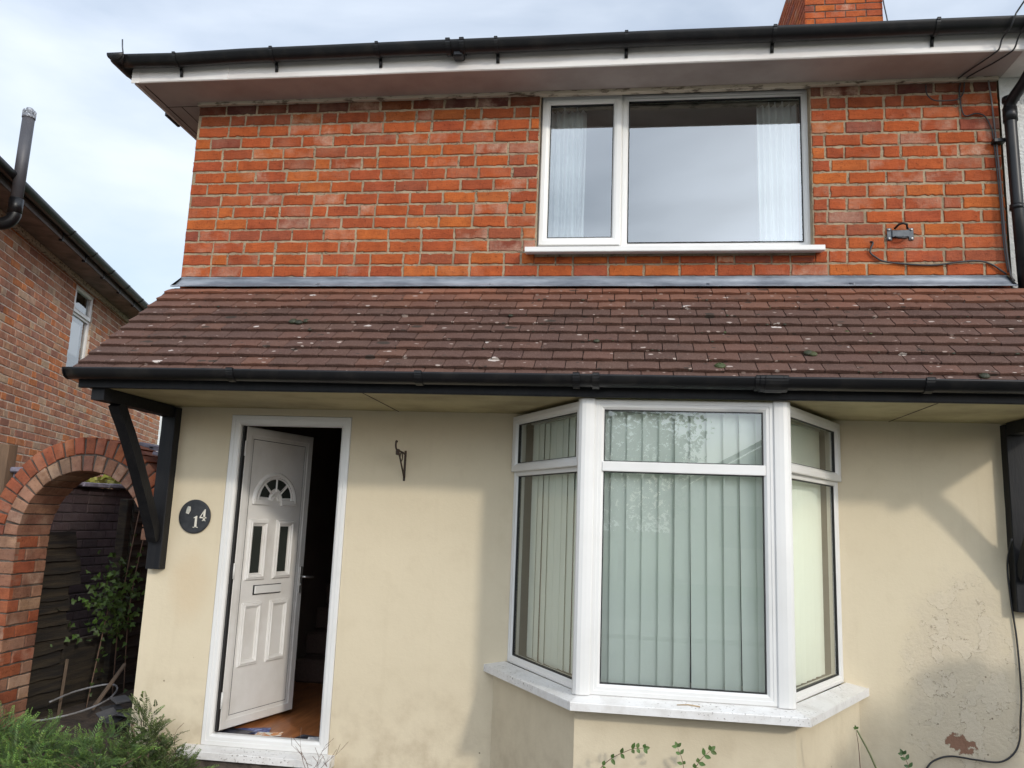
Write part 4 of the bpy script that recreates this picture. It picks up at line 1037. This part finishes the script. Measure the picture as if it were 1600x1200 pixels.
while y < 5.5:
    l = R.uniform(.4, .55); m.box(T3((-2.3, y, 1.612+R.uniform(-.006, .006)), (0, 1, R.uniform(-.012, .012)), (1, 0, 0)), 0, l-.008, -.17, .17+R.uniform(-.01, .01), 0, .045, .008); y += l
m.build('coping', M_COPE, pw)
# fence post left edge
m = MB(); m.box(FRONT, -1.66, -1.555, -.62, -.52, -.2, 1.87, .006); solo(m, 'fence_post', M_POSTW, 'brown timber post standing left of the brick arch', 'fence post')
m = MB(); m.box(FRONT, -1.56, -1.30, -.66, -.60, 1.50, 1.66, .01); m.box(FRONT, -1.56, -1.24, -.70, -.56, 1.66, 1.70, .01); solo(m, 'capped_rail', M_COPE, 'grey capped rail between the brown post and the brick arch', 'rail')

# ================================================================== PLANTS AND CLUTTER
def spray(m, base, dirv, ln, cA, cB, n_=11):
    d = Vector(dirv).normalized(); side = d.cross(Vector((0, 0, 1)))
    if side.length < .1: side = Vector((1, 0, 0))
    side.normalize(); upv = side.cross(d)
    rot = R.uniform(-.9, .9); side, upv = side*cos(rot)+upv*sin(rot), upv*cos(rot)-side*sin(rot)
    p = Vector(base); pts = [p.copy()]
    for i in range(n_):
        t = i/n_; dd = (d+Vector((0, 0, -.35*t))+Vector((R.uniform(-.1, .1), R.uniform(-.1, .1), R.uniform(-.1, .1)))).normalized()
        p = p+dd*(ln/n_); pts.append(p.copy())
        col = [a+(b_-a)*(t**1.2)*R.uniform(.6, 1) for a, b_ in zip(cA, cB)]; m.cur = (*jit(col, .15), 0)
        bl_ = ln*.30*(1-t*.75)
        for s in (-1, 1):
            dr_2 = (dd*.75+side*s*.75+upv*R.uniform(-.25, .25)).normalized(); q = p+dr_2*bl_; w = upv.cross(dr_2).normalized()*.0028+upv*.0012
            m.F(m.V(p), m.V(p+(q-p)*.5+w), m.V(q), m.V(p+(q-p)*.5-w))
            for s2 in (-1, 1):
                for tt_ in (.45, .72):
                    st = p+(q-p)*tt_; e2 = st+(dr_2*.8+side.cross(dr_2)*0+dd*s2*.6).normalized()*bl_*.32
                    m.F(m.V(st), m.V(st+(e2-st)*.5+upv*.0018), m.V(e2), m.V(st+(e2-st)*.5-upv*.0022))
    m.cur = (*jit(cA, .1), 0)
def juniper(name, label, centres, n_, hf, cA, cB, ln=(.08, .17)):
    m = MB()
    for _ in range(n_):
        c, rx, ry_, h = centres[R.randrange(len(centres))]
        a = R.uniform(0, 2*pi); r = sqrt(R.random()); x, y = c[0]+rx*r*cos(a), c[1]+ry_*r*sin(a)
        z = c[2]+h*(1-r*r*.8)*R.uniform(.25, 1)
        dv = Vector((cos(a)*r+R.uniform(-.5, .5), sin(a)*r*.8-.15+R.uniform(-.4, .4), R.uniform(.25, 1.1)*hf))
        k = R.random(); spray(m, (x, y, z), dv, R.uniform(*ln), cA, [q*(.5+.9*k) for q in cB])
    root = thing(name, label, 'shrub'); m.build('foliage', M_LEAF, root)
    st = MB()
    for c, rx, ry_, h in centres:
        for _ in range(5):
            a = R.uniform(0, 2*pi); st.tube(bez([(c[0], c[1], -.18), (c[0]+.3*rx*cos(a), c[1]+.3*ry_*sin(a), c[2]*.4), (c[0]+.8*rx*cos(a), c[1]+.8*ry_*sin(a), c[2]+h*.6)], 4), .004, 5, rfun=lambda t: .006-.004*t)
    st.build('stem', M_TWIG, root)
juniper('juniper_shrub', 'feathery green juniper spreading across the foot of the archway', [((-.62, -.35, -.14), .42, .3, .24), ((-.22, -.5, -.14), .35, .3, .27), ((.12, -.45, -.14), .3, .28, .30), ((-.9, -.1, -.14), .35, .3, .2), ((-.35, -.75, -.15), .5, .25, .2)], 760, .75, (.06, .11, .03), (.24, .38, .085))
juniper('juniper_shrub', 'olive green juniper clump against the cream wall corner left of the doorstep', [((.30, -.28, -.14), .17, .16, .30), ((.47, -.34, -.15), .2, .16, .22), ((.22, -.2, -.1), .1, .1, .42)], 300, .9, (.06, .085, .028), (.20, .27, .08), (.06, .13))
def twigs(base, n_, h, label, spread=.12):
    m = MB()
    for _ in range(n_):
        p = Vector(base); d = Vector((R.uniform(-1, 1)*spread/h, R.uniform(-.3, 0), 1)).normalized(); pts = [p.copy()]
        for i in range(6):
            d = (d+Vector((R.uniform(-.35, .35), R.uniform(-.1, .1), R.uniform(-.15, .1)))).normalized(); p = p+d*h/6; pts.append(p.copy())
            if i > 1 and R.random() < .8: m.tube([p, p+(d+Vector((R.uniform(-1, 1), 0, .2))).normalized()*h*.25], .0012, 4)
        m.tube(pts, .0018, 5, rfun=lambda t: .0025-.0018*t)
    solo(m, 'dry_twig', M_TWIG, label, 'twig')
twigs((.44, -.16, -.1), 3, .26, 'bare thin twigs in front of the left end of the doorstep'); twigs((1.27, -.15, -.12), 4, .26, 'bare branching twigs at the right end of the doorstep', .2)
twigs((1.345, -.06, -.15), 3, .16, 'brown dead stems against the wall at the right of the doorstep', .05)
def leafm(m, p, d, nrm, ln, w, col, ivy=False):
    m.cur = (*jit(col, .18), 0); d = d.normalized(); s = d.cross(nrm).normalized(); n2 = s.cross(d)
    P = [(0, 0, 0), (.25, .42, .02), (.55, .5, .03), (.82, .28, .02), (1, 0, -.03), (.82, -.28, .02), (.55, -.5, .03), (.25, -.42, .02)]
    if ivy: P = [(0, 0, 0), (-.05, .35, .03), (.30, .62, .05), (.42, .32, .03), (1, 0, -.04), (.42, -.32, .03), (.30, -.62, .05), (-.05, -.35, .03)]
    V_ = [m.V(p+d*a*ln+s*b_*w+n2*c*ln*2) for a, b_, c in P]; mid = m.V(p+d*.5*ln)
    for k in range(8): m.F(V_[k], V_[(k+1) % 8], mid)
def seedling(pts, n_, label, size=.03, col=(.10, .17, .045)):
    root = thing('seedling', label, 'plant'); st = MB(); P = bez(pts, 6); st.tube(P, .0018, 5, rfun=lambda t: .003-.002*t); st.build('stem', M_TWIG, root)
    m = MB()
    for i in range(n_):
        t = .30+.70*i/(n_-1); p = P[min(len(P)-1, int(t*(len(P)-1)))]; dd = (P[-1]-P[-3]).normalized()
        for s in (-1, 1):
            v = (dd*.5+Vector((dd.z, 0, -dd.x))*s*.9+Vector((0, R.uniform(-.5, .1), R.uniform(-.1, .3))))
            leafm(m, p, v, Vector((R.uniform(-.3, .3), -1, .3)), size*R.uniform(.7, 1.15), size*.6, col)
    leafm(m, P[-1], P[-1]-P[-3], Vector((0, -1, .3)), size, size*.6, col)
    m.build('leaves', M_LEAF, root)
seedling([(2.85, -.98, -.16), (2.88, -.98, .15), (2.98, -.96, .325), (3.10, -.95, .40), (3.17, -.94, .412)], 8, 'leafy green shoot arching right in front of the bay base, leftmost of the shoots')
seedling([(3.37, -.97, -.16), (3.36, -.96, .2), (3.35, -.96, .36), (3.325, -.95, .43)], 6, 'thin upright two leaved shoot below the middle of the bay', .026)
seedling([(3.39, -.97, -.16), (3.38, -.96, .25), (3.42, -.96, .37), (3.475, -.95, .425)], 6, 'glossy green shoot leaning right below the middle of the bay', .032)
seedling([(4.36, -.97, -.16), (4.37, -.96, .3), (4.345, -.96, .42), (4.325, -.95, .47)], 6, 'small dark shoot with a thin tip right of the bay', .026, (.05, .10, .03))
m = MB(); m.tube(bez([(4.30, -.93, -.16), (4.27, -.94, .2), (4.20, -.95, .42), (4.13, -.95, .56)], 5), .003, 6, rfun=lambda t: .0055-.002*t); solo(m, 'cut_stem', pm('green_stem', (.13, .15, .06), .7), 'leaning bare green stem in front of the wall right of the bay', 'stem')
seedling([(4.14, -.93, -.16), (4.145, -.93, .3), (4.14, -.93, .48), (4.13, -.93, .56)], 2, 'thin wiry brown stem with a few tiny leaves right of the bay', .018)
# dead leaf bits on the right
for x, z, lb in ((4.98, -.02, 'curled brown dead leaf by the cable at the foot of the wall'), (4.74, .03, 'smaller brown dead leaf at the foot of the wall')):
    m = MB(); leafm(m, Vector((x, -.45, z+.12)), Vector((.7, 0, .5)), Vector((0, -1, .4)), .13, .09, (.16, .07, .045)); solo(m, 'dead_leaf', M_LEAF, lb, 'leaf')
# ivy
def ivy(label, box, n_, col, size=.055, stems=()):
    root = thing('ivy', label, 'climbing plant'); m = MB()
    for _ in range(n_):
        p = Vector([R.gauss((a+b_)/2, (b_-a)/4.2) for a, b_ in box]); k = R.random()
        leafm(m, p, Vector((R.uniform(-.6, .6), R.uniform(-.9, .9), R.uniform(-1, .1))), Vector((1, -.8, .4+R.uniform(-.5, .5))), size*R.uniform(.6, 1.2), size*R.uniform(.7, 1.0), [c*(.35+1.1*k) for c in col], True)
    for s in stems:
        for p in bez(s, 5):
            if R.random() < .55: leafm(m, p, Vector((R.uniform(-.3, .6), R.uniform(-.9, .9), R.uniform(-.7, .5))), Vector((1, -.8, .5)), size*.8, size*.7, [c*.6 for c in col], True)
    m.build('leaves', M_LEAF, root)
    st = MB()
    for s in stems: st.tube(bez(s, 5), .005, 5)
    if stems: st.build('stem', M_TWIG, root)
ivy('green ivy bush growing in the passage behind the arch', ((-1.22, -1.0), (1.0, 1.78), (.30, .98)), 330, (.075, .14, .026), .046,
    ([(-1.1, 1.5, -.15), (-1.12, 1.5, .5), (-1.12, 1.55, 1.0), (-1.1, 1.6, 1.5)], [(-1.08, 1.62, -.1), (-1.1, 1.6, .6), (-1.09, 1.68, 1.2)], [(-1.12, 1.2, -.15), (-1.1, 1.25, .3), (-1.1, 1.3, .6)]))
ivy('yellow green leaves spilling over the top of the purple wall', ((-2.5, -2.2), (2.2, 3.6), (1.64, 1.74)), 160, (.28, .27, .05), .07)
# rubbish in the passage
m = MB(); m.tube(bez([(-1.02, .42, -.06), (-.85, .36, -.03), (-.70, .50, .0), (-.66, .75, .03), (-.78, 1.05, .05), (-.93, 1.15, .05), (-1.05, .95, .03), (-1.08, .7, .0)], 6), .007, 8); solo(m, 'plastic_hoop', M_PLASTIC, 'bent grey plastic hoop lying on the rubble in the passage', 'hoop')
m = MB(); m.box(T3((-.80, .80, -.05), (.25, .5, .75), (.9, -.4, 0)), 0, .36, -.018, .018, -.012, .012, .003); solo(m, 'broken_lath', M_WOOD, 'short brown wooden lath leaning across the hoop', 'stick')
m = MB(); m.box(T3((-1.16, .93, -.15), (.0, .06, 1), (1, .1, 0)), 0, .40, -.012, .012, -.012, .012, .003); solo(m, 'stake', M_WOOD, 'pale upright stake against the board in the passage', 'stake')
for k in range(26):
    m = MB(); a = R.uniform(0, pi); T = T3((R.uniform(-.75, -.25), R.uniform(.55, 1.3), -.15+.008*k+R.uniform(0, .03)), (cos(a), sin(a), R.uniform(-.2, .3)), (-sin(a), cos(a), R.uniform(-.2, .25)))
    T.Z = T.U.cross(T.D).normalized(); T.D = T.Z.cross(T.U)
    m.box(T, -.08, R.uniform(.03, .1), -.06, .05, -.005, .005, .002); solo(m, 'broken_slate', M_SLATEH, 'broken dark slate in the pile beside the house corner', 'slate', 'broken slates piled in the passage')
m = MB(); m.box(T3((-.85, .35, -.10), (.9, .3, .1), (-.3, .9, 0)), -.12, .14, -.05, .05, -.006, .006, .003); solo(m, 'wooden_offcut', M_WOOD, 'flat grey wood offcut lying in front of the slates', 'wood')
m = MB(); m.loft([[(-.70+.055*cos(2*pi*i/14)*s, 1.45+.05*sin(2*pi*i/14)*s, z) for i in range(14)] for z, s in ((-.16, 1), (.22, 1), (.27, .8), (.29, .3))]); solo(m, 'rounded_post', pm('stone_post', (.10, .085, .075), .9), 'short round topped grey stump beside the far fence panel', 'stump')
# twigs and debris on the bay sill, moss on the canopy
for (p, q, lb) in (((2.50, -.22, .600), (2.60, -.28, .597), 'dry brown twig on the left end of the bay sill'), ((3.33, -.83, .592), (3.44, -.835, .592), 'dry straw twig in the middle of the bay sill')):
    m = MB(); a, b_ = Vector(p), Vector(q); m.tube([a, (a+b_)/2+Vector((0, .008, .004)), b_], .003, 5); solo(m, 'dry_twig', pm('straw', (.42, .30, .17), .8, bst=0), lb, 'twig')
m = MB()
def mossball(x, t, r, hh=.55):
    p = P1+S*(Ls*t)+Nn*.022; p = Vector((x, p.y, p.z)); rings = []
    for j in range(5):
        a = j/4*pi/2; rr = r*cos(a)
        rings.append([p+Vector((1, 0, 0))*(rr*cos(2*pi*i/10)*(1+.3*noise.noise(Vector((x*9, i, j)))))+S*(rr*sin(2*pi*i/10)*.8)+Nn*(r*sin(a)*hh*(1+.3*noise.noise(Vector((i, x, j*2))))) for i in range(10)])
    m.cur = (*jit((.035, .038, .017) if R.random() < .75 else (.07, .085, .022), .25), 0); m.loft(rings)
for x, t, r in ((1.05, .55, .030), (1.09, .54, .026), (1.13, .555, .022), (1.19, .46, .018), (3.55, .13, .03), (4.02, .26, .027), (4.04, .25, .024), (4.26, .47, .016), (4.82, .07, .026), (5.05, .28, .02), (2.38, .63, .014), (2.9, .36, .018)): mossball(x, t, r)
for _ in range(210):
    r_ = R.randrange(0, 10); mossball(R.uniform(.2, 5.3) if R.random() < .35 else R.uniform(2.4, 5.3), (r_+R.uniform(.0, .12))/11, R.uniform(.004, .011))
solo(m, 'moss', M_LEAF, 'dark green moss tufts dotted over the brown canopy tiles', 'moss', kind='stuff')

# ================================================================== ACROSS THE STREET (seen in the reflections, shades the wall)
def blob_tree(name, label, base, h, cr, cc, n_, size, col):
    root = thing(name, label, 'hedge' if 'hedge' in name else 'tree'); m = MB()
    for _ in range(n_):
        while True:
            v = Vector((R.uniform(-1, 1), R.uniform(-1, 1), R.uniform(-1, 1)))
            if .25 < v.length < 1: break
        v = Vector((v.x*cr[0], v.y*cr[1], v.z*cr[2])); v *= 1+.35*noise.noise(v*.9+Vector(cc)); p = Vector(cc)+v
        leafm(m, p, Vector((R.uniform(-1, 1), R.uniform(-1, 1), R.uniform(-1, .3))), Vector((R.uniform(-1, 1), R.uniform(-1, 1), 1)), size*R.uniform(.6, 1.3), size*.7, [c*R.uniform(.5, 1.4) for c in col])
    m.build('crown', M_LEAF, root)
    t_ = MB(); b0 = Vector(base); t_.tube([b0, b0+Vector((0, 0, h*.5)), Vector(cc)], .12, 10, rfun=lambda t: .14*(1-.6*t))
    for _ in range(7):
        a = R.uniform(0, 2*pi); t_.tube([b0+Vector((0, 0, h*R.uniform(.35, .6))), Vector(cc)+Vector((cr[0]*.6*cos(a), cr[1]*.6*sin(a), R.uniform(-.3, .5)*cr[2]))], .05, 6, rfun=lambda t: .05*(1-.8*t))
    t_.build('trunk', M_WOOD, root)
blob_tree('garden_tree', 'leafy tree across the street from the house', (3.2, -21, -.2), 4, (2.6, 2.0, 2.4), (3.0, -21, 3.4), 7000, .15, (.06, .09, .03))
oh_ = thing('bungalow', 'low gabled bungalow across the street', 'house')
m = MB(); m.box(FRONT, 5.0, 12, 21, 28, -.2, 2.6); m.prism([(5.0, -21, 2.6), (12, -21, 2.6), (8.5, -21, 4.6)], (0, -7, 0)); m.build('wall', M_OPPO, oh_)
m = MB(); m.cur = (.10, .06, .05, 0); m.prism([(4.6, -20.7, 2.42), (8.5, -20.7, 4.66), (8.5, -20.7, 4.80), (4.5, -20.7, 2.52)], (0, -7.6, 0)); m.prism([(12.4, -20.7, 2.42), (8.5, -20.7, 4.66), (8.5, -20.7, 4.80), (12.5, -20.7, 2.52)], (0, -7.6, 0)); m.build('roof', M_TILE, oh_)
m = MB(); m.box(FRONT, 6, 7.6, 20.95, 21, .9, 2.1); m.box(FRONT, 9.4, 11, 20.95, 21, .9, 2.1); m.build('window', M_GLASSD, oh_)
# hedge on the right boundary
hg = thing('boundary_hedge', 'clipped hedge along the right boundary of the front garden', 'hedge'); m = MB()
for _ in range(5200):
    t = R.random(); y = -1.15-4.6*t; f = R.random()
    x, z = (5.78+R.uniform(-.05, .06), R.uniform(-.15, 1.32)) if f < .45 else ((R.uniform(5.78, 6.35), 1.30+R.uniform(-.06, .07)) if f < .7 else (R.uniform(5.8, 6.35), R.uniform(-.1, 1.3)))
    if R.random() < .08: y = -1.15+R.uniform(-.04, .04)
    leafm(m, Vector((x, y, z)), Vector((R.uniform(-1, 1), R.uniform(-1, 1), R.uniform(-.6, 1))), Vector((-1, R.uniform(-1, 1), R.uniform(-.5, 1))), .085*R.uniform(.6, 1.2), .05, [c*R.uniform(.6, 1.4) for c in (.045, .085, .025)])
m.build('foliage', M_LEAF, hg)
m = MB(); m.box(FRONT, 5.86, 6.28, 1.2, 5.7, -.2, 1.27, .05); m.build('branches', pm('hedge_core', (.02, .03, .012), .9), hg)
